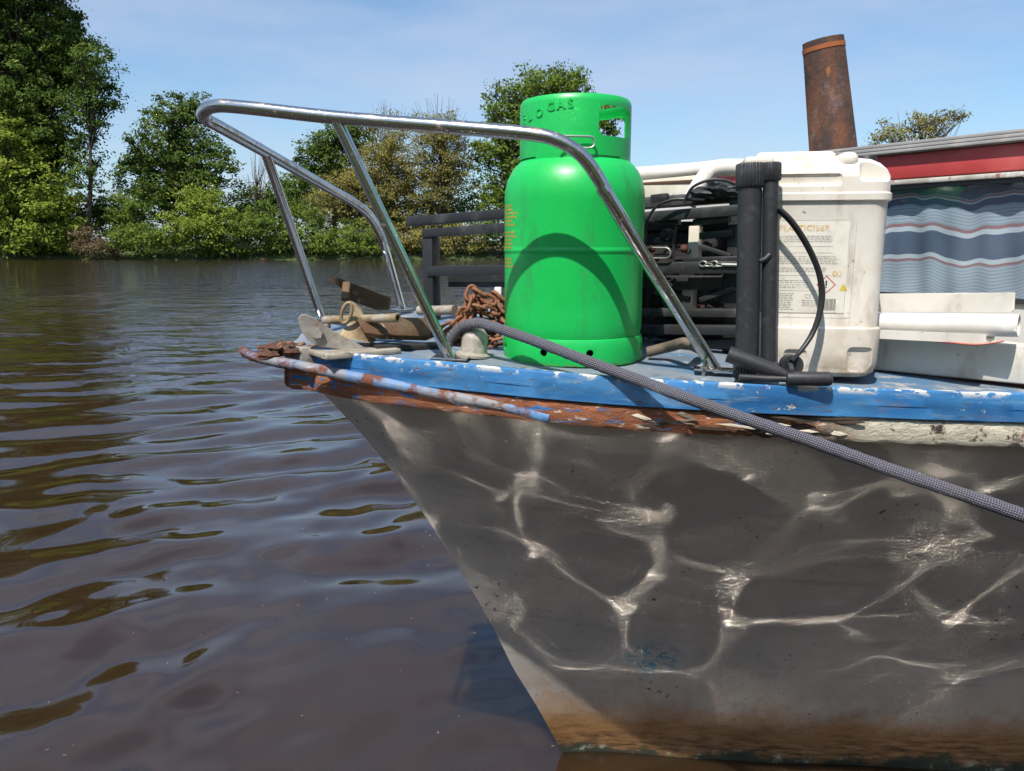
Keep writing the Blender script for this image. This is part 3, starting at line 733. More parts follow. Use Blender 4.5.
# cabin
CAB_S = 1.20
def CB(s, l, up): return B(s, l, deck_z(CAB_S, -.6) + up)      # up: above the deck at the cabin front
c0 = CB(CAB_S, -.6, 0); cn_ = Vector((A2.x, A2.y, 0))
def onfront(px, py, off=0): return RP(px, py, c0 - cn_ * off, cn_)
zz = lambda px, py, off=0: onfront(px, py, off).z
z_win_top = zz(950, 182); z_fascia_bot = zz(950, 175.5); z_fascia_top = zz(950, 150)
z_win_bot = zz(950, 300); lx0 = sl_of(onfront(872, 250))[1]
base_z = c0.z
M_CABW = MAT('white_cabin_paint', (.66, .64, .60), .6, var=.12, layers=[((.45, .40, .33), 8, .6, .75)])
M_RED = MAT('faded_red_paint', (.46, .05, .05), .5, layers=[((.52, .10, .09), 6, .5, .7), ((.30, .06, .05), 30, .62, .72)], var=.12)
M_TRIM = MAT('chipped_white_paint', (.50, .47, .42), .7, layers=[((.28, .10, .07), 26, .58, .62), ((.34, .31, .27), 14, .5, .65), ((.60, .57, .52), 30, .6, .64)])
CW0, CW1 = -1.06, .55; WIN0, WIN1 = -1.02, lx0 + .03
zdk = lambda l: deck_z(CAB_S, l) - .02
bm = BM()
def wall_box(l0, l1, z0, z1, s0=CAB_S, th=.025):
    beam(bm, B(s0 + th / 2, l0, (z0 + z1) / 2), B(s0 + th / 2, l1, (z0 + z1) / 2), th, z1 - z0, 0)
wall_box(CW0, WIN0, base_z - .08, z_win_top); wall_box(WIN1, CW1, base_z - .08, z_win_top)
wall_box(WIN0, WIN1, base_z - .08, z_win_bot); wall_box(CW0, CW1, z_win_top, z_fascia_top)
for l in (CW0, CW1): beam(bm, B(CAB_S + .03, l, (base_z - .08 + z_fascia_top) / 2), B(4.6, l, (base_z - .08 + z_fascia_top) / 2), .025, z_fascia_top - base_z + .08, 0)
cab = obj('cabin', bm, M_CABW, BOAT, smooth=False)
bm = BM(); beam(bm, B(CAB_S - .004, CW0 - .01, (z_fascia_bot + z_fascia_top) / 2), B(CAB_S - .004, CW1, (z_fascia_bot + z_fascia_top) / 2), .012, z_fascia_top - z_fascia_bot, .003)
obj('fascia', bm, M_RED, cab)
bm = BM(); beam(bm, B(CAB_S - .006, CW0 - .01, (z_fascia_bot + z_win_top) / 2 - .001), B(CAB_S - .006, CW1, (z_fascia_bot + z_win_top) / 2 - .001), .014, abs(z_win_top - z_fascia_bot) - .003, .003)
obj('trim_strip', bm, M_TRIM, cab)
M_ROOF = MAT('ribbed_grey_metal', (.36, .35, .34), .5, metal=.1, var=.2, layers=[((.50, .46, .40), 12, .55, .7)])
bm = BM(); th = .045
for k in range(3):
    zc_ = z_fascia_top + .006 + k * .0085
    beam(bm, B(CAB_S - .012 + k * .006, CW0 - .06, zc_), B(CAB_S - .012 + k * .006, CW1 + .05, zc_), .03, .0065, .001)
beam(bm, B(2.9, CW0 - .06, z_fascia_top + .012), B(2.9, CW1 + .05, z_fascia_top + .012), 3.42, .022, 0)
obj('cabin_roof', bm, M_ROOF, cab)
# window
M_FRAME = MAT('dark_window_rubber', (.03, .03, .032), .6)
win = None
for (a, b_, c_, d_) in ((WIN0, WIN1, z_win_top - .008, z_win_top - .001), (WIN0, WIN1, z_win_bot + .001, z_win_bot + .01)):
    bm = BM(); beam(bm, B(CAB_S + .003, a, (c_ + d_) / 2), B(CAB_S + .003, b_, (c_ + d_) / 2), .02, d_ - c_, 0); o_ = obj('window_frame', bm, M_FRAME, cab); win = win or o_
m, nt, b = new_mat('window_glass'); nt.nodes.remove(b)
g = nt.nodes.new('ShaderNodeBsdfGlossy'); g.inputs['Roughness'].default_value = .02; tr = nt.nodes.new('ShaderNodeBsdfTransparent'); tr.inputs[0].default_value = (.93, .96, .97, 1)
fr = nt.nodes.new('ShaderNodeFresnel'); fr.inputs[0].default_value = 1.5; ms = nt.nodes.new('ShaderNodeMixShader')
gm = nt.nodes.new('ShaderNodeNewGeometry'); nt.links.new(mrange(nt, gm.outputs['Backfacing'], 0, 1, 1.45, 1 / 1.45), fr.inputs[0]); nt.links.new(fr.outputs[0], ms.inputs[0]); nt.links.new(tr.outputs[0], ms.inputs[1]); nt.links.new(g.outputs[0], ms.inputs[2]); nt.links.new(ms.outputs[0], nt.nodes['Material Output'].inputs[0])
M_GLASS = m
bm = BM(); beam(bm, B(CAB_S + .008, WIN0 + .002, (z_win_top + z_win_bot) / 2), B(CAB_S + .008, WIN1 - .002, (z_win_top + z_win_bot) / 2), .004, z_win_top - z_win_bot - .004, 0)
obj('window_pane', bm, M_GLASS, win, smooth=False)
# curtain: woven stripes and a painted shadow at the top, hung in soft folds
def curtain_mat(zt, zb):
    m, nt, b = new_mat('striped_curtain_cloth')
    uv = nt.nodes.new('ShaderNodeTexCoord'); sp = nt.nodes.new('ShaderNodeSeparateXYZ'); nt.links.new(uv.outputs['UV'], sp.inputs[0])
    y = sp.outputs[1]
    NAVY, WHITE, REDC, PALE = (.12, .145, .21), (.56, .58, .61), (.36, .19, .20), (.33, .37, .43)
    rp = nt.nodes.new('ShaderNodeValToRGB'); rp.color_ramp.interpolation = 'CONSTANT'
    fine = mrange(nt, math_n(nt, 'SINE', math_n(nt, 'MULTIPLY', y, 2 * math.pi * 38)), -.2, .2)
    # bands down the cloth (0 top .. 1 bottom), colour A flat, colour B takes the pin-stripe
    stops = [(0, NAVY), (.13, PALE), (.14, REDC), (.155, WHITE), (.165, NAVY), (.22, PALE), (.37, REDC), (.395, WHITE), (.435, NAVY), (.62, WHITE), (.655, REDC), (.675, PALE), (.97, REDC)]  # top navy band holds the fascia's shadow in the cloth colour
    els = rp.color_ramp.elements
    while len(els) > 1: els.remove(els[-1])
    els[0].position = 0; els[0].color = stops[0][1] + (1,)
    for p_, c_ in stops[1:]: e = els.new(p_); e.color = c_ + (1,)
    nt.links.new(y, rp.inputs[0])
    isp = math_n(nt, 'ADD', math_n(nt, 'MULTIPLY', math_n(nt, 'GREATER_THAN', y, .22), math_n(nt, 'LESS_THAN', y, .37)), math_n(nt, 'MULTIPLY', math_n(nt, 'GREATER_THAN', y, .675), math_n(nt, 'LESS_THAN', y, .97)))
    col = mixc(nt, math_n(nt, 'MULTIPLY', math_n(nt, 'MULTIPLY', isp, fine), .6), rp.outputs[0], (.52, .55, .59))
    col = mixc(nt, mrange(nt, noise(nt, coords(nt), 9, 5), .45, .75, 0, .2), col, (.30, .29, .28))
    nt.links.new(col, b.inputs['Base Color']); b.inputs['Roughness'].default_value = .9; b.inputs['Specular IOR Level'].default_value = .1
    return m
bm = BM(); uvl = bm.loops.layers.uv.verify(); NX, NZ = 160, 60; grid = []
zt, zb = z_win_top + .01, z_win_bot - .01
for i in range(NX + 1):
    l = WIN0 + .01 + (WIN1 - WIN0 - .02) * i / NX; col_ = []
    for j in range(NZ + 1):
        q = j / NZ
        fold = .0045 * math.sin(l * 41 + 2.2 * q + 1.6 * math.sin(l * 11)) + .003 * math.sin(l * 97 + 2 + 3 * q) + .003 * math.sin(l * 23 - 9 * q)
        col_.append((bm.verts.new(B(CAB_S + .024 + fold * (.6 + .4 * q), l, zt + (zb - zt) * q)), (i / NX, q + .028 * math.sin(l * 25 + .6 + q) + .012 * math.sin(l * 61 - 2 * q) + .006 * math.sin(l * 120))))
    grid.append(col_)
for i in range(NX):
    for j in range(NZ):
        cs = (grid[i][j], grid[i + 1][j], grid[i + 1][j + 1], grid[i][j + 1])
        f = bm.faces.new([c_[0] for c_ in cs])
        for lp, c_ in zip(f.loops, cs): lp[uvl].uv = c_[1]
cl = obj('curtain', bm, curtain_mat(zt, zb), loc=B(CAB_S + .024, -.7, zb)); tag(cl, 'blue, white and red striped curtain hanging behind the cabin window', 'curtain')
# stove chimney
M_RUST = MAT('rusted_stovepipe', (.060, .038, .030), .8, metal=.1, layers=[((.17, .065, .03), 9, .47, .62, dict(stretch=(1, 1, .6))), ((.19, .15, .15), 11, .53, .66, dict(stretch=(1, 1, .5), nrough=.75)), ((.018, .015, .015), 8, .54, .66, dict(stretch=(1, 1, .35))), ((.33, .25, .19), 30, .66, .69, dict(nrough=.75)), ((.30, .11, .04), 26, .62, .7)], bump=(40, .004))
c_top = P(823, 40, 2.30); c_bot = P(834.5, 165, 2.31)
axis = (c_top - c_bot).normalized(); c_bot2 = c_bot - axis * .06; Lch = (c_top - c_bot2).length
bm = BM(); pipe(bm, [c_bot2 + axis * Lch * t for t in (0, .3, .7, 1)], .066, .004, 40)
for v_ in bm.verts:                       # slightly wider at the foot, as the old pipe is
    h_ = (v_.co - c_bot2).dot(axis); ctr = c_bot2 + axis * h_; v_.co = ctr + (v_.co - ctr) * (1.02 - .20 * h_ / Lch)
ch = obj('chimney', bm, M_RUST, BOAT)
bm = BM(); pipe(bm, [c_bot2 + axis * (Lch - .028), c_bot2 + axis * (Lch - .016)], .0565, .0035, 40)
obj('rim_band', bm, MAT('orange_rust', (.36, .11, .035), .85, var=.3, bump=(60, .001)), ch)

# ================================================================== GAS BOTTLE
bc = Vector((.134, 1.72, 0)); bc.z = ZC - .2465
GB = thing('gas_bottle', bc, 'bright green steel gas bottle standing on the foredeck', 'gas bottle')
M_GREEN = MAT('green_bottle_paint', (.006, .44, .075), .38, layers=[((.014, .47, .10), 4, .42, .68), ((.018, .30, .065), 16, .57, .74, dict(stretch=(1, 1, .35), rough=.55)), ((.05, .27, .08), 55, .68, .72, dict(rough=.7)), ((.30, .36, .24), 34, .72, .735, dict(rough=.7)), ((.13, .09, .05), 40, .42, .56, dict(zlo=.010, zhi=.001, rough=.9))], bump=(9, .0014), spec=.5)
Rb = .150
prof = [(.120, .030), (.138, .038), (.146, .052), (.149, .07), (Rb, .085), (Rb, .10), (Rb, .227), (Rb, .2305), (Rb + .0013, .2325), (Rb + .0013, .2385), (Rb, .2405), (Rb, .244), (Rb, .335), (Rb, .345), (.1485, .362), (.143, .383), (.133, .402), (.118, .418), (.098, .430), (.07, .438), (.04, .442), (.018, .443)]
body = obj('body', lathe(BM(), prof, bc, 96), M_GREEN, GB, sharp=50)
bm = BM(); lathe(bm, [(.1475, .0), (.152, .003), (.153, .012), (.1535, .045), (.150, .056), (.1475, .057), (.1505, .045), (.150, .006)], bc, 96, cap0=False, cap1=False)
vs = bm.verts[:]; 
ring = obj('foot_ring', bm, M_GREEN, GB, sharp=50)
me = ring.data
def close_loop(o, n, seg):                # join the last ring to the first so the ring has a wall
    bm = bmesh.new(); bm.from_mesh(o.data); bm.verts.ensure_lookup_table()
    for k in range(seg): bm.faces.new([bm.verts[q] for q in ((n - 1) * seg + k, (n - 1) * seg + (k + 1) % seg, (k + 1) % seg, k)])
    bmesh.ops.recalc_face_normals(bm, faces=bm.faces); bm.to_mesh(o.data); bm.free()
    o.data.polygons.foreach_set('use_smooth', [True] * len(o.data.polygons)); o.data.set_sharp_from_angle(angle=R(40))
close_loop(ring, 8, 96)
def wcyl(dirx, z, r):
    bm = BM(); d = Vector((math.sin(dirx), -math.cos(dirx), 0)); c = bc - ROOT[GB.name] + Vector((0, 0, z)); tube(bm, [c + d * .12, c + d * .18], r, 20); return bm
boolean(ring, [wcyl(a, .03, .0078) for a in (R(-27), R(9), R(70), R(-75), R(140), R(-140))], bc)
M_DARKHOLE = MAT('dark_gap', (.01, .012, .01), .9)
bm = BM(); lathe(bm, [(.117, .410), (.117, .528), (.1155, .536), (.112, .541), (.1075, .542), (.1085, .532), (.1130, .524), (.1130, .410)], bc, 112, cap0=False, cap1=False)
collar = obj('collar', bm, M_GREEN, GB, sharp=50); close_loop(collar, 8, 112)
def wbox(x0, x1, y0, y1, z0, z1, bev):
    bm = BM(); box(bm, (x1 - x0, y1 - y0, z1 - z0), Matrix.Translation(((x0 + x1) / 2, (y0 + y1) / 2, (z0 + z1) / 2)), bev, 5); return bm
cuts = [wbox(.038, .1095, -.2, .2, .461, .520, .015)]
cuts += [wbox(-.015, .085, -.2, -.02, .395, .4235, .004), wbox(-.2, -.085, -.1, .02, .395, .4235, .004), wbox(.0, .2, .02, .06, .395, .4235, .004)]
boolean(collar, cuts, bc)
def wrapc(r):                             # local (angle*r, radial, z) onto the collar; angle 0 faces the camera
    def f(p):
        a = p.x / r; rad = r + p.z
        return bc + Vector((math.sin(a) * rad, -math.cos(a) * rad, p.y))
    return f
bm = BM(); rr0 = .117
letters = [('F', -66, .492, 34), ('L', -55.5, .495, 26), ('O', -43.5, .4985, 20), ('G', -30, .508, 16), ('A', -19.5, .511, 10), ('S', -9, .513, 2)]
for ch_, a, z_, rot in letters:
    M = Matrix.Translation((R(a) * rr0 - .006, z_, .0003)) @ Matrix.Rotation(R(rot * .5), 4, 'Z'); text_bm(bm, ch_, .0235, M, .0016, wrapc(rr0), bold=.0009)
obj('lettering', bm, M_GREEN, GB, sharp=30)
bm = BM()
for k, (z_, a0, a1) in enumerate(((.478, -62, -34), (.473, -60, -38), (.468, -62, -36))):       # small embossed lines
    n_ = 26
    for i in range(n_):
        if random.random() < .3: continue
        a = R(a0 + (a1 - a0) * i / n_); q = bc + Vector((math.sin(a) * rr0, -math.cos(a) * rr0, z_)); box(bm, (.0016, .001, .002), frame(q, (math.cos(a), math.sin(a), 0)))
obj('embossed_line', bm, M_GREEN, GB, smooth=False)
M_WIRE = MAT('dull_steel_wire', (.55, .52, .48), .35, metal=.9, layers=[((.35, .25, .18), 40, .58, .7, dict(rough=.7))])
def wire_clip(c, w, h, r, dirx=(1, 0, 0)):
    dx = Vector(dirx).normalized(); u = Vector((0, 0, 1)); pl_ = []
    pl_ = [c - dx * w * .5 + u * h * .5, c + dx * (w * .5 - h * .5) + u * h * .5]
    pl_ += [c + dx * (w * .5 - h * .5) + (dx * math.cos(t) + u * math.sin(t)) * h * .5 for t in [R(90 - 30 * k) for k in range(7)]]
    pl_ += [c - dx * w * .12 - u * h * .5]
    bm = BM(); tube(bm, pl_, r, 8); return bm
obj('wire_clip', wire_clip(P(575.5, 142, 1.592), .078, .022, .0022, (1, .12, 0)), M_WIRE, GB)
# valve inside the collar
bm = BM(); lathe(bm, [(.022, .44), (.022, .455), (.013, .458), (.013, .49), (.02, .492), (.02, .505), (.012, .508)], bc, 20); obj('valve', bm, MAT('brass', (.55, .36, .12), .35, metal=1.), GB)
# faded orange warning print on the left flank
M_ORANGE = MAT('faded_orange_print', (.46, .26, .03), .6)
bm = BM(); rnd = random.Random(5)
z_ = .325
while z_ > .195:
    a = R(-84)
    gap = rnd.random()
    if not (.272 < z_ < .279) and not (.222 < z_ < .232):
        end = R(-58 - rnd.random() * 8)
        while a < end:
            w_ = R(rnd.uniform(1.5, 4)); n_ = 3
            rr1 = Rb + (.0018 if .229 < z_ < .242 else .0002)
            for i in range(n_):
                a0, a1 = a + w_ * i / n_, a + w_ * (i + 1) / n_
                vv = [bm.verts.new(bc + Vector((math.sin(q) * rr1, -math.cos(q) * rr1, z_ + dz))) for q, dz in ((a0, 0), (a1, 0), (a1, .0042), (a0, .0042))]
                bm.faces.new(vv)
            a += w_ + R(1.0)
    z_ -= .0078
obj('warning_print', bm, M_ORANGE, GB, smooth=False)

# ================================================================== JERRYCAN
JW, JD, JH = .244, .18, .432
jf = D(813, 381.5, 0)                       # middle of the front lower edge
JX = Vector((.985, -.17, 0)).normalized(); JY = Vector((.17, .985, 0)).normalized(); 
jc = jf + JY * JD / 2; jc.z = zd(jc) + .004
JM = frame(jc, JX, Vector((-.012, -.01, 1))) @ Matrix.Diagonal((1, 1, .982, 1))
JC = thing('jerrycan', jc, 'dirty white plastic jerrycan with a chemical label beside the black pipes', 'jerrycan')
M_CAN = MAT('dirty_white_plastic', (.73, .68, .60), .5, layers=[((.60, .53, .43), 5, .42, .66), ((.42, .34, .25), 13, .56, .74, dict(stretch=(1, 1, .35))), ((.40, .30, .20), 26, .45, .6, dict(zhi=.0, zlo=.07)), ((.28, .22, .17), 70, .66, .70)], bump=(6, .002), spec=.4)
def rrect(w, d, r, n=7):
    out = []
    for cx_, cy_, a0 in ((w / 2 - r, d / 2 - r, 0), (-w / 2 + r, d / 2 - r, 90), (-w / 2 + r, -d / 2 + r, 180), (w / 2 - r, -d / 2 + r, 270)):
        for k in range(n): a = R(a0 + 90 * k / (n - 1)); out.append((cx_ + r * math.cos(a), cy_ + r * math.sin(a)))
    return out
bm = BM(); rings = []
for z_, ins, rad in [(0, .030, .02), (.004, .016, .03), (.012, .006, .034), (.03, .001, .034), (.094, 0, .034), (.099, .0005, .034), (.1015, .0048, .032), (.105, .0055, .032), (.335, .0055, .032), (.339, .0045, .033), (.3415, 0, .034), (.353, 0, .034), (.356, .003, .034), (.385, .004, .034), (.398, .009, .036), (.410, .019, .036), (.418, .032, .034), (.422, .05, .03)]:
    rings.append([bm.verts.new(JM @ Vector((x, y, z_))) for x, y in rrect(JW - 2 * ins, JD - 2 * ins, rad)])
for a, b_ in zip(rings, rings[1:]):
    for k in range(len(a)): bm.faces.new((a[k], a[(k + 1) % len(a)], b_[(k + 1) % len(a)], b_[k]))
bm.faces.new(rings[0][::-1]); bm.faces.new(rings[-1])
body = obj('body', bm, M_CAN, JC, sharp=60)
MI = Matrix.Translation(-ROOT[JC.name]) @ JM
def jbox(x0, x1, y0, y1, z0, z1, bev, seg=4):
    bm = BM(); box(bm, (x1 - x0, y1 - y0, z1 - z0), MI @ Matrix.Translation(((x0 + x1) / 2, (y0 + y1) / 2, (z0 + z1) / 2)), bev, seg); return bm
hx = JW / 2; fy = -JD / 2
boolean(body, [jbox(-.105, .028, fy - .03, fy + .010, .366, .392, .009), jbox(.056, .125, fy - .03, fy + .020, .374, .45, .009),
               jbox(-.06, -.012, fy - .03, fy + .006, -.02, .060, .012), jbox(.056, .112, fy - .03, fy + .007, .008, .066, .012)], jc)
bm = BM(); box(bm, (.150, .040, .034), JM @ Matrix.Translation((-.045, .0, .421)), .012, 3); box(bm, (.055, .12, .02), JM @ Matrix.Translation((-.118, .0, .416)), .008, 3); box(bm, (.034, .15, .03), JM @ Matrix.Translation((.040, .0, .415)), .012, 3)
obj('handle', bm, M_CAN, JC)
bm = BM(); lathe(bm, [(.019, 0), (.019, .028), (.017, .031)], JM @ Vector((.098, .045, .400)), 28, axis=JM.to_3x3() @ Vector((0, 0, 1))); obj('cap', bm, MAT('black_plastic_cap', (.012, .012, .013), .5, bump=(200, .001)), JC)
bm = BM(); tube(bm, spline([JM @ Vector((hx - .004, .0, z_)) for z_ in (.02, .1, .2, .3, .39)], 4), .005, 8); obj('mould_seam', bm, M_CAN, JC)
# label, printed matter as thin raised ink
ly = fy + .0055
def LP(x, z_, lift=.0006): return JM @ Vector((x, ly - lift, z_))
LX0, LX1, LZ0, LZ1 = -.106, .048, .128, .306
M_LABEL = MAT('worn_paper_label', (.72, .68, .59), .6, layers=[((.62, .57, .47), 16, .48, .66), ((.44, .37, .28), 50, .62, .7)])
bm = BM(); bm.faces.new([bm.verts.new(LP(x, z_)) for x, z_ in ((LX0, LZ0), (LX1, LZ0), (LX1, LZ1), (LX0, LZ1))]); lab = obj('label', bm, M_LABEL, JC, smooth=False)
INK = MAT('grey_ink', (.30, .28, .25), .7, layers=[((.66, .62, .54), 30, .5, .6)]); INKO = MAT('orange_ink', (.62, .38, .13), .6, layers=[((.68, .60, .45), 60, .45, .6)]); INKR = MAT('red_ink', (.50, .09, .07), .6); INKY = MAT('yellow_ink', (.66, .47, .04), .6); INKK = MAT('black_ink', (.03, .03, .03), .6)
TM = lambda x, z_: JM @ Matrix(((1, 0, 0, x), (0, 0, -1, ly - .0009), (0, 1, 0, z_), (0, 0, 0, 1)))
bm = BM(); text_bm(bm, 'PLASTICISER', .0150, TM(-.080, .285), .0001, bold=.0005, spacing=1.12); obj('printed_title', bm, INKO, lab, smooth=False)
bm = BM(); text_bm(bm, '00', .016, TM(.022, .199), .0001, bold=.0005); obj('printed_number', bm, INKO, lab, smooth=False)
def rect(bm, x0, z0, x1, z1, lift=.0009): bm.faces.new([bm.verts.new(LP(a, c_, lift)) for a, c_ in ((x0, z0), (x1, z0), (x1, z1), (x0, z1))])
bm = BM(); rnd = random.Random(3)
for x0, x1, za, zb_ in ((-.108, .018, .262, .274), (-.108, .03, .222, .236), (-.108, .01, .206, .214), (-.108, -.02, .176, .19), (-.108, -.045, .134, .165), (-.03, .0, .140, .152)):
    z_ = zb_
    while z_ > za:
        x = x0
        while x < x1 - .004:
            w_ = rnd.uniform(.003, .009); rect(bm, x, z_, min(x + w_, x1), z_ + .0013); x += w_ + .0016
        z_ -= .0034
for z_ in (.255, .243, .2, .171): rect(bm, LX0 + .004, z_, .02, z_ + .0006)
for x0, z0, x1, z1 in ((LX0 + .001, LZ0 + .001, LX1 - .001, LZ0 + .0016), (LX0 + .001, LZ1 - .0016, LX1 - .001, LZ1 - .001), (LX1 - .0016, LZ0, LX1 - .001, LZ1), (.058, LZ0 - .008, .0586, LZ1), (-.10, LZ0 - .008, .0585, LZ0 - .0074)): rect(bm, x0, z0, x1, z1)
text_bm(bm, 'CE', .011, TM(-.026, .157), .0001)
obj('printed_text', bm, INK, lab, smooth=False)
bm = BM(); x = .008; rnd = random.Random(8)
while x < .032: w_ = rnd.choice((.0006, .001, .0015)); rect(bm, x, .134, x + w_, .156); x += w_ + rnd.choice((.0007, .0011))
obj('barcode', bm, INKK, lab, smooth=False)
bm = BM(); cx_, cz_, r1, r0 = .012, .183, .0175, .0152
for k in range(4):
    a0, a1 = R(90 * k), R(90 * (k + 1)); bm.faces.new([bm.verts.new(LP(cx_ + r_ * math.cos(a), cz_ + r_ * math.sin(a), .0009)) for r_, a in ((r0, a0), (r1, a0), (r1, a1), (r0, a1))])
obj('hazard_diamond', bm, INKR, lab, smooth=False)
bm = BM(); rect(bm, cx_ - .0014, cz_ - .002, cx_ + .0014, cz_ + .008, .0011); rect(bm, cx_ - .0012, cz_ - .0062, cx_ + .0012, cz_ - .0038, .0011); obj('exclamation_mark', bm, INKK, lab, smooth=False)
bm = BM(); bm.faces.new([bm.verts.new(LP(x, z_, .0009)) for x, z_ in ((.036, .172), (.050, .172), (.043, .186))]); obj('warning_triangle', bm, INKY, lab, smooth=False)

# ================================================================== BLACK PIPES, HOSE, PUMP HANDLE
M_BLKP = MAT('scuffed_black_plastic', (.026, .026, .029), .5, layers=[((.075, .072, .07), 12, .55, .72, dict(stretch=(1, 1, .3))), ((.05, .05, .052), 50, .55, .7)], bump=(70, .0008))
tb_ = D(747.5, 380, .002); tt = P(750, 163, 1.415); tt.y = tb_.y + .008; tt = P(750.5, 163, tt.y)
TWIN = thing('twin_pump', tb_, 'pair of upright black plastic tubes with ribbed caps in front of the jerrycan', 'pump')
def ribbed(bm, c, ax, r, h, n=26):
    ax = Vector(ax).normalized(); x = ax.orthogonal().normalized(); y = ax.cross(x)
    rg_ = []
    for z_ in (0, .003, h - .003, h):
        ring_ = []
        for k in range(n * 4):
            a = 2 * math.pi * k / (n * 4); rr__ = r + (.0016 if k % 4 in (0, 1) else 0) - (.002 if z_ in (0, h) else 0)
            ring_.append(bm.verts.new(c + ax * z_ + (x * math.cos(a) + y * math.sin(a)) * rr__))
        rg_.append(ring_)
    for a, b_ in zip(rg_, rg_[1:]):
        for k in range(len(a)): bm.faces.new((a[k], a[(k + 1) % len(a)], b_[(k + 1) % len(a)], b_[k]))
    bm.faces.new(rg_[0][::-1]); bm.faces.new(rg_[-1])
for (bx, by, tx_, ty_, r_, dd) in ((746.5, 380, 750.5, 163.5, .0215, 0), (766.5, 380, 771, 162.5, .0140, -.006)):
    b0 = D(bx, by, .002); b0.y = tb_.y + dd; t0 = P(tx_, ty_, b0.y + .008); ax = (t0 - b0).normalized(); L = (t0 - b0).length
    bm = BM(); tube(bm, [b0, b0.lerp(t0, .5), t0 - ax * .004], r_, 28); obj('tube', bm, M_BLKP, TWIN)
    bm = BM(); ribbed(bm, t0 - ax * (.043 if r_ > .02 else .033), ax, r_ + .003, .043 if r_ > .02 else .033); obj('cap', bm, M_BLKP, TWIN)
    bm = BM(); ribbed(bm, b0 + ax * .004, ax, r_ + .0022, .034); obj('collar', bm, M_BLKP, TWIN)
    if r_ < .02:
        bm = BM(); q = b0.lerp(t0, .56); tube(bm, [q + Vector((-.02, -.008, 0)), q + Vector((-.012, -.012, .004)), q + Vector((-.004, -.012, .012))], .005, 8); obj('clip', bm, M_BLKP, TWIN)
hose_px = [(779, 208, 1.455), (793, 222, 1.448), (808, 245, 1.445), (819, 270, 1.444), (823, 293, 1.443), (820, 315, 1.44), (812, 335, 1.436), (800, 352, 1.425), (791, 361, 1.41)]
bm = BM(); tube(bm, spline([P(*q) for q in hose_px], 10), .0042, 10); tube(bm, spline([P(x + (-1.5 if i < 4 else -2.5), y + 2, d + .006) for i, (x, y, d) in enumerate(hose_px)], 10), .0036, 10)
M_RUBBER = MAT('black_rubber_hose', (.018, .017, .017), .42)
hb = obj('hose', bm, M_RUBBER, loc=P(791, 361, 1.395)); tag(hb, 'thin black rubber hose looping in front of the jerrycan label', 'hose')
hp = D(790, 382, .0)
HND = thing('pump_handle', hp, 'black tapered handle lying on the deck at the foot of the black tubes', 'handle')
g0, g1 = P(786, 378.5, 1.395), P(833, 379, 1.375)
bm = BM(); tube(bm, [g0, g0.lerp(g1, .03), g0.lerp(g1, .9), g0.lerp(g1, .97), g1], [.010, .0132, .0132, .011, .006], 20); obj('grip', bm, M_BLKP, HND)
bm = BM(); c0_, c1_ = P(728, 354, 1.43), P(789, 376, 1.40); tube(bm, [c0_, c0_.lerp(c1_, .5), c1_], [.0155, .0145, .0085], 20); obj('cone', bm, M_BLKP, HND)
bm = BM(); tube(bm, [P(739, 377, 1.41), P(765, 378.5, 1.405), P(789, 379, 1.395)], .006, 12); obj('rod', bm, M_BLKP, HND)
bm = BM(); q = P(793, 366, 1.42); tube(bm, [q, q + Vector((0, .02, 0))], .020, 24); q = P(789, 371, 1.402); tube(bm, [q + Vector((-.004, 0, .0)), q + Vector((.004, 0, 0))], .015, 16); obj('hinge', bm, M_BLKP, HND)

# ================================================================== BLACK RACK
ra, rb = Vector((-.29, 2.30, 0)), Vector((.56, 1.72, 0)); re_ = (rb - ra).normalized(); rn = Vector((-re_.y, re_.x, 0))
if rn.y < 0: rn = -rn
def RK(px, py, off=0): return RP(px, py, ra + rn * off, rn)
M_BLKM = MAT('black_painted_metal', (.028, .028, .030), .45, metal=.2, layers=[((.085, .082, .08), 11, .52, .7), ((.13, .065, .035), 30, .66, .72, dict(rough=.9))], bump=(60, .0006))
rk0 = Vector((.1, 2.02, zd((.1, 2.02))))
RACK = thing('metal_rack', rk0, 'long black metal rack of flat bars behind the gas bottle', 'rack')
def rbar(x0, y0, x1, y1, h, off=0, dp=.03, name='bar', mat=None, lab=None):
    bm = BM(); beam(bm, RK(x0, y0, off), RK(x1, y1, off), dp, h, .0025); return obj(name, bm, mat or M_BLKM, RACK, label=lab)
rbar(412, 221.5, 742, 196, .026, .10, .06); rbar(424, 233.5, 742, 210, .024, 0, .02)
rbar(429, 271, 742, 267, .028, 0, .022); rbar(450, 281, 742, 283, .034, .05, .02, lab='lower flat bar set back from the front')
rbar(640, 312, 742, 313, .020, .03, .03); rbar(630, 329, 742, 330, .022, 0, .03)
rbar(652, 199, 668, 197, .018, .0, .02); rbar(655, 223, 680, 221.5, .014, .012, .02); rbar(694, 222.5, 730, 219, .014, .012, .02)
def rpost(x, y0, y1, w, off=0, mat=None, lab=None, to_deck=False):
    bm = BM(); p1 = RK(x, y0, off); p0 = Vector(p1)
    p0.z = zd(p1) if to_deck else RK(x, y1, off).z
    beam(bm, p0, p1, w, w, .002, up=re_); return obj('post', bm, mat or M_BLKM, RACK, label=lab)
rpost(431, 237, 300, .036, .012, to_deck=True); rpost(640, 215, 330, .03, .05, to_deck=True); rpost(738, 197, 330, .03, .05, to_deck=True); rpost(560, 220, 330, .03, .14, to_deck=True)
M_CREAM = MAT('cream_flaking_paint', (.62, .56, .42), .75, layers=[((.72, .68, .58), 10, .45, .6), ((.30, .16, .08), 14, .6, .68), ((.30, .42, .45), 26, .66, .7)], bump=(30, .001))
rpost(696, 226, 262, .026, .07, M_CREAM, 'cream painted upright of the rack'); rpost(690, 281, 310, .028, .07, M_CREAM, 'cream painted upright of the rack')
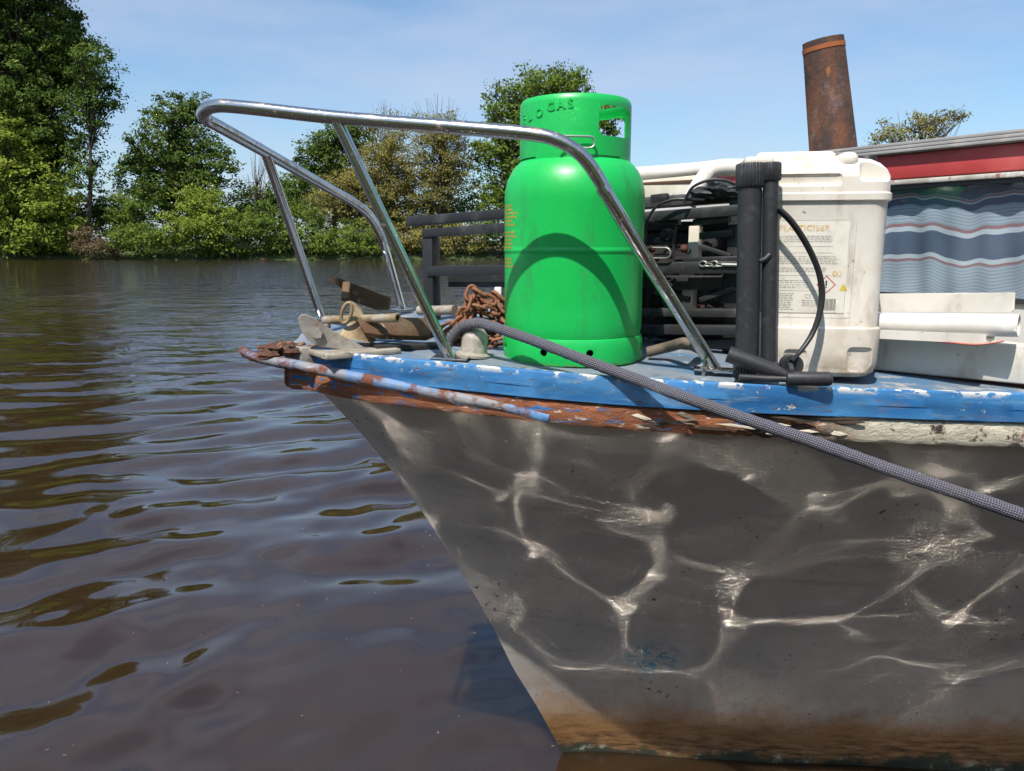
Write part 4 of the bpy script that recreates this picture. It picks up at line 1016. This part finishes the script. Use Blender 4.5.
rpost(733, 228, 262, .007, .06, M_CREAM, 'thin cream upright of the rack')
bm = BM(); beam(bm, RK(645, 217.5, .05), RK(690, 214, .05), .01, .010, .001); obj('strip', bm, M_CREAM, RACK)
M_RR = MAT('red_rust', (.10, .035, .02), .9, var=.4, bump=(90, .002))
for x, y in ((684, 248.5), (652, 249), (727, 268)):
    bm = BM(); bmesh.ops.create_icosphere(bm, subdivisions=2, radius=.009, matrix=Matrix.Translation(RK(x, y, .03))); obj('rusty_bolt', bm, M_RR, RACK)
# working gear crowded into the frame
for x0, y0, x1, y1, w_, off in ((655, 240, 690, 252, .012, .04), (700, 236, 733, 233, .016, .03), (700, 246, 731, 256, .010, .02), (654, 262, 668, 246, .010, .02), (655, 292, 690, 300, .014, .05), (700, 300, 735, 288, .012, .03), (655, 345, 740, 344, .022, .02), (648, 338, 690, 322, .010, .01), (664, 214, 735, 209, .010, .05)):
    bm = BM(); beam(bm, RK(x0, y0, off), RK(x1, y1, off), .014, w_, .002); obj('linkage', bm, M_BLKM, RACK)
for x, y, r_, off in ((712, 245, .026, .10), (662, 300, .030, .10), (718, 298, .024, .09), (668, 236, .018, .06)):
    c_ = RK(x, y, off); bm = BM(); lathe(bm, [(r_, 0), (r_, .004), (r_ * .8, .006), (r_ * .8, .02), (r_ * .35, .022), (r_ * .35, .04)], c_, 24, axis=-rn); obj('pulley', bm, M_BLKM, RACK)
for x, y0, y1, off in ((676, 214, 262, .03), (724, 272, 309, .04), (704, 273, 310, .06), (664, 268, 309, .05)):
    bm = BM(); tube(bm, spline([RK(x + random.uniform(-3, 3), y0 + (y1 - y0) * t / 4, off) for t in range(5)], 5), .0035, 8); obj('lead', bm, M_BLKM, RACK)
c_ = RK(668, 288, .02); bm = BM(); tube(bm, [c_ + re_ * (.010 * math.cos(t)) + rn * (.010 * math.sin(t)) + Vector((0, 0, .0022 * t - .035)) for t in [k * .4 for k in range(80)]], .0016, 6); obj('spring', bm, M_WIRE, RACK)
bm = BM()
for k in range(4):
    q = RK(703 + k * 5.5, 264 + (k % 2), -.014); ring_ = [q + re_ * math.cos(t) * .009 + Vector((0, 0, 1)) * math.sin(t) * (.006 if k % 2 == 0 else .003) for t in [2 * math.pi * i / 12 for i in range(12)]]
    tube(bm, ring_, .0019, 6, closed=True)
tube(bm, [RK(722, 264.5, -.014), RK(741, 265, -.014)], .004, 8); obj('chain_latch', bm, M_WIRE, RACK)
obj('wire_clip', wire_clip(RK(657, 253, -.02), .068, .024, .0024, re_), M_WIRE, RACK)
bm = BM(); beam(bm, RK(655, 256, -.004), RK(672, 256.5, -.004), .015, .012, .002); beam(bm, RK(684, 260, 0), RK(740, 258.5, 0), .02, .012, .002); obj('hinge', bm, M_BLKM, RACK)
# near-black box added so the rack's inside reads dark
q = RK(690, 290, .24); bxp = Vector((q.x, q.y, 0)); dz_ = zd(bxp)
BX = thing('dark_fill_box', (bxp.x, bxp.y, dz_), 'near-black box added inside the black rack to darken its gaps', 'box')
M_DBOX = MAT('near_black_fill', (.014, .011, .010), .8, layers=[((.035, .018, .012), 7, .52, .7, dict(stretch=(1, 1, 4)))], bump=(20, .002, (1, 1, 6)))
bm = BM(); box(bm, (.62, .22, .27), frame((bxp.x - re_.x * .12, bxp.y - re_.y * .12, dz_ + .137), re_), .006); obj('body', bm, M_DBOX, BX)
bm = BM(); box(bm, (.64, .24, .022), frame((bxp.x - re_.x * .12, bxp.y - re_.y * .12, dz_ + .284), re_), .004); obj('lid', bm, M_DBOX, BX)
bm = BM(); box(bm, (.16, .006, .09), frame(Vector((bxp.x, bxp.y, dz_ + .10)) - rn * .114 + re_ * .05, re_), .002); obj('panel', bm, MAT('rusty_brown_plate', (.05, .024, .017), .85, var=.4, bump=(30, .002)), BX)
# small dark motor and leads on top of the rack
mt = RK(722, 190, .06)
MO = thing('rope_bag', (mt.x, mt.y, mt.z - .02), 'crumpled black bag lying on top of the rack beside the black tubes', 'bag')
bm = BM(); bmesh.ops.create_icosphere(bm, subdivisions=4, radius=1, matrix=Matrix.Identity(4))
for v_ in bm.verts:
    n_ = .14 * math.sin(v_.co.x * 5 + v_.co.z * 3) + .10 * math.sin(v_.co.y * 7 + v_.co.x * 9) + .07 * math.sin(v_.co.z * 13 + v_.co.x * 6)
    c_ = v_.co * (1 + n_); v_.co = mt + re_ * c_.x * .062 + rn * c_.y * .05 + Vector((0, 0, 1)) * (max(c_.z, -.6) * .026 - .004)
obj('body', bm, MAT('black_nylon', (.02, .02, .022), .55, bump=(40, .004)), MO)
bm = BM(); tube(bm, spline([RK(643, 255, -.02), RK(645, 228, -.03), RK(655, 208, -.035), RK(672, 200, -.03), RK(690, 199.5, -.02), RK(704, 200, 0)], 8), .0035, 8)
tube(bm, spline([RK(684, 202, -.03), RK(692, 188, -.03), RK(706, 181, -.02), RK(722, 180, -.01), RK(735, 184, 0)], 8), .0035, 8)
cb = obj('cable', bm, M_RUBBER, loc=RK(690, 199.5, -.02)); tag(cb, 'thin black cables arching over the rack right of the gas bottle', 'cable')
# foot clutter under the rack
cq = RK(668, 348, .02)
bm = BM(); tube(bm, spline([D(648, 352, .015), D(668, 347, .03), D(686, 343, .05), D(700, 349, .02)], 8), [.012] * 25, 10)
hs = obj('hose', bm, MAT('dusty_brown_hose', (.13, .10, .07), .7, var=.3), loc=D(668, 347, 0)); tag(hs, 'short dusty brown hose lying under the rack beside the gas bottle', 'hose')

# ================================================================== WHITE PIPES AND BOARDS
M_WPIPE = MAT('white_plastic', (.76, .735, .69), .4, layers=[((.64, .60, .53), 6, .48, .7), ((.45, .40, .33), 30, .68, .74)])
WPs = []
wa, wb = P(600, 180, 2.42), P(738, 163.5, 2.02)
bm = BM(); tube(bm, spline([P(628, 174.5, 2.30), P(690, 170, 2.16), P(722, 166.5, 2.1)], 6), .0185, 20)
o_ = obj('plastic_pipe', bm, M_WPIPE, loc=P(690, 172, 2.16)); tag(o_, 'long white pipe lying across the rack right behind the gas bottle', 'pipe')
bm = BM(); tube(bm, spline([P(688, 204, 2.0), P(699, 186, 2.0), P(709, 172.5, 2.0), P(720, 168, 2.0), P(742, 167.5, 2.0)], 8), [.021] * 33, 18)
o_ = obj('elbow_pipe', bm, MAT('rust_stained_white_paint', (.74, .70, .62), .55, layers=[((.40, .20, .10), 14, .54, .66), ((.70, .64, .54), 6, .5, .7)]), loc=P(688, 204, 2.0)); tag(o_, 'bent cream pipe with rust stains between the rack and the black tubes', 'pipe')
bm = BM(); q0, q1 = P(628, 196, 2.26), P(704, 190, 2.06); beam(bm, q0, q1, .03, .075, .004)
o_ = obj('painted_board', bm, M_CREAM, loc=(q0 + q1) / 2 - Vector((0, 0, .04))); tag(o_, 'cream painted board with a worn edge lying under the white pipe', 'board')
bm = BM(); q0, q1 = P(628, 185, 2.255), P(700, 181, 2.06); beam(bm, q0, q1, .02, .008, .001)
o_ = obj('batten', bm, MAT('brown_batten', (.10, .05, .03), .8), loc=(q0 + q1) / 2); tag(o_, 'thin brown batten between the white pipe and the cream board', 'batten')
# right-hand stack leaning on the cabin front
pp0 = D(880, 371, .0); pp1 = D(1024, 388, .0); pe = (pp1 - pp0); pe.z = 0; pe.normalize(); pn = Vector((-pe.y, pe.x, 0))
pp1x = pp1 + pe * .35
def PF(px, py, off=0): return RP(px, py, Vector((pp0.x, pp0.y, 0)) + pn * off, pn)
M_WBRD = MAT('white_fascia_board', (.70, .665, .60), .5, layers=[((.56, .52, .45), 7, .48, .7), ((.42, .36, .28), 14, .6, .74, dict(stretch=(1, 1, .4))), ((.30, .22, .15), 46, .66, .70)])
a, b_ = PF(870, 350, .03), PF(1024, 363, .03); ext = (b_ - a) * 1.6
bm = BM(); hB = (PF(950, 337, .03) - PF(950, 374, .03)).length
beam(bm, a - pe * .05, a + ext, .05, hB, .005); o_ = obj('fascia_board', bm, M_WBRD, loc=PF(950, 374, .03)); tag(o_, 'deep white board standing on the deck at the foot of the cabin window', 'board')
bm = BM(); a2, b2 = PF(870, 373, .05), PF(1024, 389, .05); beam(bm, a2 - pe * .05, a2 + (b2 - a2) * 1.6, .03, .02, .002); o_ = obj('maroon_strip', bm, MAT('dark_maroon', (.085, .022, .02), .7, var=.3), loc=(a2 + b2) / 2); tag(o_, 'dark maroon strip on the deck under the white board', 'batten')  # dark maroon strip along the foot of the white board
# flat gutter channel under the round pipe
bm = BM(); g0_, g1_ = PF(868, 336, -.01), PF(990, 342, -.035)
def channel(bm, p0, p1, w, h, th, up=Vector((0, 0, 1))):
    x = (p1 - p0).normalized(); y = up.cross(x).normalized(); z_ = x.cross(y)
    prof_ = [(-w / 2, h), (-w / 2, 0), (w / 2, 0), (w / 2, h), (w / 2 - th, h), (w / 2 - th, th), (-w / 2 + th, th), (-w / 2 + th, h)]
    A_ = [bm.verts.new(p0 + y * a + z_ * c_) for a, c_ in prof_]; Bq = [bm.verts.new(p1 + y * a + z_ * c_) for a, c_ in prof_]
    for k in range(8): bm.faces.new((A_[k], A_[(k + 1) % 8], Bq[(k + 1) % 8], Bq[k]))
    for q in (A_, Bq):
        bm.faces.new((q[0], q[1], q[6], q[7])); bm.faces.new((q[1], q[2], q[5], q[6])); bm.faces.new((q[2], q[3], q[4], q[5]))
channel(bm, g0_, g1_, .085, .018, .003)
o_ = obj('gutter_channel', bm, M_WBRD, loc=(g0_ + g1_) / 2); tag(o_, 'shallow white gutter channel lying under the round white pipe', 'gutter')
bm = BM(); d0, d1 = PF(868, 323, -.015), PF(1019, 325.5, -.04); pipe(bm, [d0, d0.lerp(d1, .5), d1], .0215, .0025, 32)
o_ = obj('drain_pipe', bm, M_WPIPE, loc=(d0 + d1) / 2); tag(o_, 'round white drain pipe with an open end lying on the gutter channel', 'pipe')
bm = BM(); e0, e1 = PF(868, 311, .055), PF(1013, 311.5, .04); channel(bm, e0, e1, .05, .036, .003)
o_ = obj('gutter_channel', bm, M_WBRD, loc=(e0 + e1) / 2); tag(o_, 'upright off-white gutter length behind the round white pipe', 'gutter')
bm = BM(); tube(bm, spline([PF(900, 338.5, -.056), PF(940, 341.5, -.066), PF(975, 344.5, -.078), PF(1004, 341, -.07)], 6), .0022, 6)
o_ = obj('wire', bm, MAT('red_copper_wire', (.42, .10, .06), .5), loc=PF(940, 341.5, -.066)); tag(o_, 'red wire running along the edge of the gutter channel', 'wire')

# ================================================================== ANCHOR, CHAIN, ROPE, BOW LITTER
ac = D(378, 338, .0)
AN = thing('anchor', ac, 'rusty brown anchor lying in the bow roller inside the rail', 'anchor')
M_ANCH = MAT('rusty_galvanised_anchor', (.13, .075, .04), .7, metal=.25, layers=[((.22, .16, .10), 9, .52, .68), ((.13, .06, .03), 16, .52, .66), ((.42, .38, .30), 34, .64, .7)], bump=(45, .002))
M_ANCHY = MAT('yellowed_galvanised_steel', (.29, .215, .12), .6, metal=.35, layers=[((.40, .36, .28), 14, .52, .65), ((.15, .08, .04), 20, .52, .66)], bump=(45, .0015))
def apl(name, pts, n, th, mat): bm = BM(); plate(bm, [P(*q) for q in pts], n, th, .0012); return obj(name, bm, mat, AN)
apl('fluke', [(329, 278.5, 1.80), (341, 279, 1.82), (390, 297.5, 1.95), (388, 309, 1.95), (376, 310, 1.93), (349, 300, 1.84), (343, 289, 1.82)], (-.35, -.8, .3), .014, M_ANCH)
apl('fluke', [(358, 322, 1.70), (362, 319, 1.72), (432, 320, 1.83), (436, 334, 1.83), (425, 338.5, 1.80), (380, 337, 1.70), (366, 335, 1.68)], (-.2, -.6, .75), .016, M_ANCH)
bm = BM(); plate(bm, [P(*q) for q in [(339, 334, 1.70), (352, 322, 1.71), (350, 305, 1.73), (352, 301, 1.73), (361, 308, 1.73), (366, 320, 1.72), (376, 341, 1.71), (372, 342.5, 1.70), (342, 338.5, 1.69)]], (-.15, -1, .15), .012, .002); obj('crown', bm, M_ANCHY, AN)
bm = BM(); q = P(346.5, 313, 1.69); tube(bm, [q + Vector((math.cos(t) * .0105, 0, math.sin(t) * .022)) + Vector((math.sin(t) * .006, 0, 0)) for t in [2 * math.pi * k / 28 for k in range(28)]], .0042, 10, closed=True); obj('ring', bm, M_ANCHY, AN)
bm = BM(); pipe(bm, [P(324, 320, 1.78), P(345, 319.5, 1.75), P(398, 318, 1.665)], .0095, .003, 20); obj('stock', bm, M_ANCHY, AN)
bm = BM(); beam(bm, P(345, 300, 1.80), P(347, 283, 1.83), .018, .014, .002); obj('bracket', bm, M_ANCH, AN)
bm = BM(); beam(bm, P(352, 335, 1.73), P(428, 326, 1.95), .016, .022, .003); obj('shank', bm, M_ANCH, AN)
bm = BM(); beam(bm, P(373, 347, 1.70), P(440, 346, 1.78), .05, .012, .002); o_ = obj('black_slot_bar', bm, MAT('black_slot', (.02, .02, .02), .7), BOAT)  # black bar whose colour stands in for a dark slot

M_CHAIN = MAT('orange_rusted_chain', (.22, .088, .042), .85, metal=.1, layers=[((.33, .165, .09), 30, .5, .66), ((.11, .045, .025), 40, .55, .68)], bump=(120, .0015))
chc = D(474, 347, .0)
CH = thing('anchor_chain', chc, 'heap of orange rusted chain beside the gas bottle', 'chain')
LW, LL, LR = .0098, .0178, .0043
def link_proto():
    pl_ = []
    for k in range(10): t = R(-90 + 180 * k / 9); pl_.append(Vector((LL - LW + math.cos(t) * LW, math.sin(t) * LW, 0)))
    for k in range(10): t = R(90 + 180 * k / 9); pl_.append(Vector((-LL + LW + math.cos(t) * LW, math.sin(t) * LW, 0)))
    bm = BM(); tube(bm, pl_, LR, 7, closed=True)
    bmesh.ops.recalc_face_normals(bm, faces=bm.faces); me = bpy.data.meshes.new('link'); bm.to_mesh(me); bm.free()
    me.polygons.foreach_set('use_smooth', [True] * len(me.polygons)); me.materials.append(M_CHAIN); return me
lm = link_proto(); rnd = random.Random(21)
ctrl = []
def heap(u):                                 # height of the heap across its width
    return .040 + .092 * math.exp(-((u - .005) / .036) ** 2) + .065 * math.exp(-((u - .066) / .032) ** 2)
path = []
for lay in range(7):
    fr = 1 - lay * .135; n_ = 8
    for i in range(n_):
        u = (-.07 + .16 * i / (n_ - 1)) if lay % 2 == 0 else (.09 - .16 * i / (n_ - 1))
        hz = heap(u); zz_ = .006 + hz * (.06 + lay * .15); dv = .020 * (1 - lay / 8) * math.sin(i * 1.9 + lay * 2.2) - .015 + .03 * (lay % 2)
        path.append(chc + Vector((u * (.75 + .25 * fr) + rnd.uniform(-.008, .008), dv + rnd.uniform(-.01, .01) + .03, zz_ + rnd.uniform(-.004, .004))))
cs = spline(path, 14); acc = 0; lastp = cs[0]; k = 0
for p, p2 in zip(cs, cs[1:]):
    acc += (p2 - p).length
    if acc > LL * 1.38 and k < 99:
        acc = 0; d_ = (p2 - p).normalized(); o_ = bpy.data.objects.new('link', lm); COL.objects.link(o_); o_.parent = CH
        M = frame(p - chc, d_, Vector((rnd.uniform(-.6, .6), rnd.uniform(-.6, .6), 1))) @ Matrix.Rotation(R(90 * (k % 2) + rnd.uniform(-25, 25)), 4, 'X')
        o_.matrix_local = M; k += 1
bm = BM(); tube(bm, [P(419, 310.5, 2.0), P(436, 310.5, 1.97), P(455, 310, 1.93)], .0125, 14)
o_ = obj('metal_tube', bm, M_GALV, loc=P(436, 312, 1.97)); tag(o_, 'short grey tube lying behind the chain and anchor', 'tube')
bm = BM(); beam(bm, P(498, 302, 1.95), P(498, 287, 1.95), .018, .018, .003); o_ = obj('short_post', bm, M_WPIPE, BOAT)

# mooring rope
m, nt, b = new_mat('braided_grey_rope'); v = coords(nt, 'UV', (9, 62, 1)); sp = nt.nodes.new('ShaderNodeSeparateXYZ'); nt.links.new(v, sp.inputs[0])
tw = 2 * math.pi
a_ = math_n(nt, 'SINE', math_n(nt, 'MULTIPLY', math_n(nt, 'ADD', sp.outputs[0], math_n(nt, 'MULTIPLY', sp.outputs[1], 2.2)), tw)); c_ = math_n(nt, 'SINE', math_n(nt, 'MULTIPLY', math_n(nt, 'SUBTRACT', sp.outputs[0], math_n(nt, 'MULTIPLY', sp.outputs[1], 2.2)), tw))
w_ = math_n(nt, 'MULTIPLY', a_, c_); f = mrange(nt, w_, -.5, .5)
col = mixc(nt, f, (.055, .055, .075), (.21, .205, .24)); col = mixc(nt, mrange(nt, noise(nt, coords(nt), 9, 5), .5, .75, 0, .5), col, (.12, .10, .09))
nt.links.new(col, b.inputs['Base Color']); b.inputs['Roughness'].default_value = .9
bn = nt.nodes.new('ShaderNodeBump'); bn.inputs['Distance'].default_value = .0022; nt.links.new(math_n(nt, 'ADD', f, math_n(nt, 'MULTIPLY', noise(nt, coords(nt), 420, 3), .9)), bn.inputs['Height']); nt.links.new(bn.outputs[0], b.inputs['Normal'])
M_ROPE = m
rope_px = [(447, 346, 1.66), (452, 336, 1.66), (462, 327, 1.655), (478, 323, 1.63), (500, 329, 1.595), (540, 343, 1.53), (600, 366, 1.45), (660, 388, 1.385), (720, 410, 1.33), (800, 437.5, 1.265), (900, 473, 1.195), (1024, 515.5, 1.12)]
rp_ = [P(*q) for q in rope_px]; dlast = (rp_[-1] - rp_[-2]); rp_ += [rp_[-1] + dlast, Vector((1.9, .5, .84)), Vector((3.2, -.2, .58)), Vector((4.9, -1.25, .40))]        # on to the added bank behind the camera
rs_ = spline(rp_, 24); rrnd = random.Random(2); rs_ = [p + Vector((rrnd.uniform(-1, 1), 0, rrnd.uniform(-1, 1))) * .0004 for p in rs_]
bm = BM(); tube(bm, rs_, [.0108 * (1 + .02 * math.sin(i * .37) + .015 * math.sin(i * .91 + 1)) for i in range(len(rs_))], 16)
o_ = obj('mooring_rope', bm, M_ROPE, loc=rp_[4]); tag(o_, 'grey braided mooring rope stretched from the bow down to the right', 'rope')

# rotten litter caught at the bow
bm = BM(); rnd = random.Random(4); c = D(279, 349, .0) 
for k in range(46):
    u, w = rnd.gauss(0, .026), rnd.gauss(0, .018); r_ = rnd.uniform(.006, .014)
    q = P(280 + u * 420, 348, 1.71) + Vector((0, w, rnd.uniform(-.012, .012) * math.exp(-(u / .03) ** 2)))
    n0 = len(bm.verts); g_ = bmesh.ops.create_icosphere(bm, subdivisions=2, radius=r_, matrix=Matrix.Translation(q) @ Matrix.Diagonal((rnd.uniform(.8, 1.9), 1, rnd.uniform(.4, .8), 1)))
    for v_ in g_['verts']: v_.co += Vector((rnd.uniform(-1, 1), rnd.uniform(-1, 1), rnd.uniform(-1, 1))) * r_ * .28
M_LIT = MAT('rotten_brown_litter', (.10, .045, .028), .95, layers=[((.22, .12, .07), 40, .5, .62), ((.035, .02, .015), 30, .55, .65)], bump=(110, .004))
o_ = obj('rotten_wood', bm, M_LIT, loc=P(280, 352, 1.71), sharp=25); tag(o_, 'crumbling red-brown lump of rot wedged at the tip of the bow', 'rotten wood')

# specks drifting on the water
rnd = random.Random(17); V = []; Fq = []
for k in range(40):
    r = ray(rnd.uniform(20, 560), rnd.uniform(470, 771)); p = CAM + r * (-(ZC - .008) / r.z)
    a = rnd.uniform(0, 6.28); L_, w_ = rnd.uniform(.002, .006), rnd.uniform(.001, .002); i0 = len(V)
    i_x = int(np.argmin(abs(gx - p.x))); i_y = int(np.argmin(abs(gy - p.y))); zz_ = float(Z[i_x, i_y]) + .0015
    for sx, sy in ((-1, -1), (1, -1), (1, 1), (-1, 1)):
        V.append((p.x + math.cos(a) * sx * L_ - math.sin(a) * sy * w_, p.y + math.sin(a) * sx * L_ + math.cos(a) * sy * w_, zz_))
    Fq.append((i0, i0 + 1, i0 + 2, i0 + 3))
o_ = np_mesh('floating_litter', V, Fq, MAT('dry_petals', (.26, .17, .09), .8, var=.4)); tag(o_, 'tiny dry flecks drifting on the brown water', 'litter', kind='stuff')
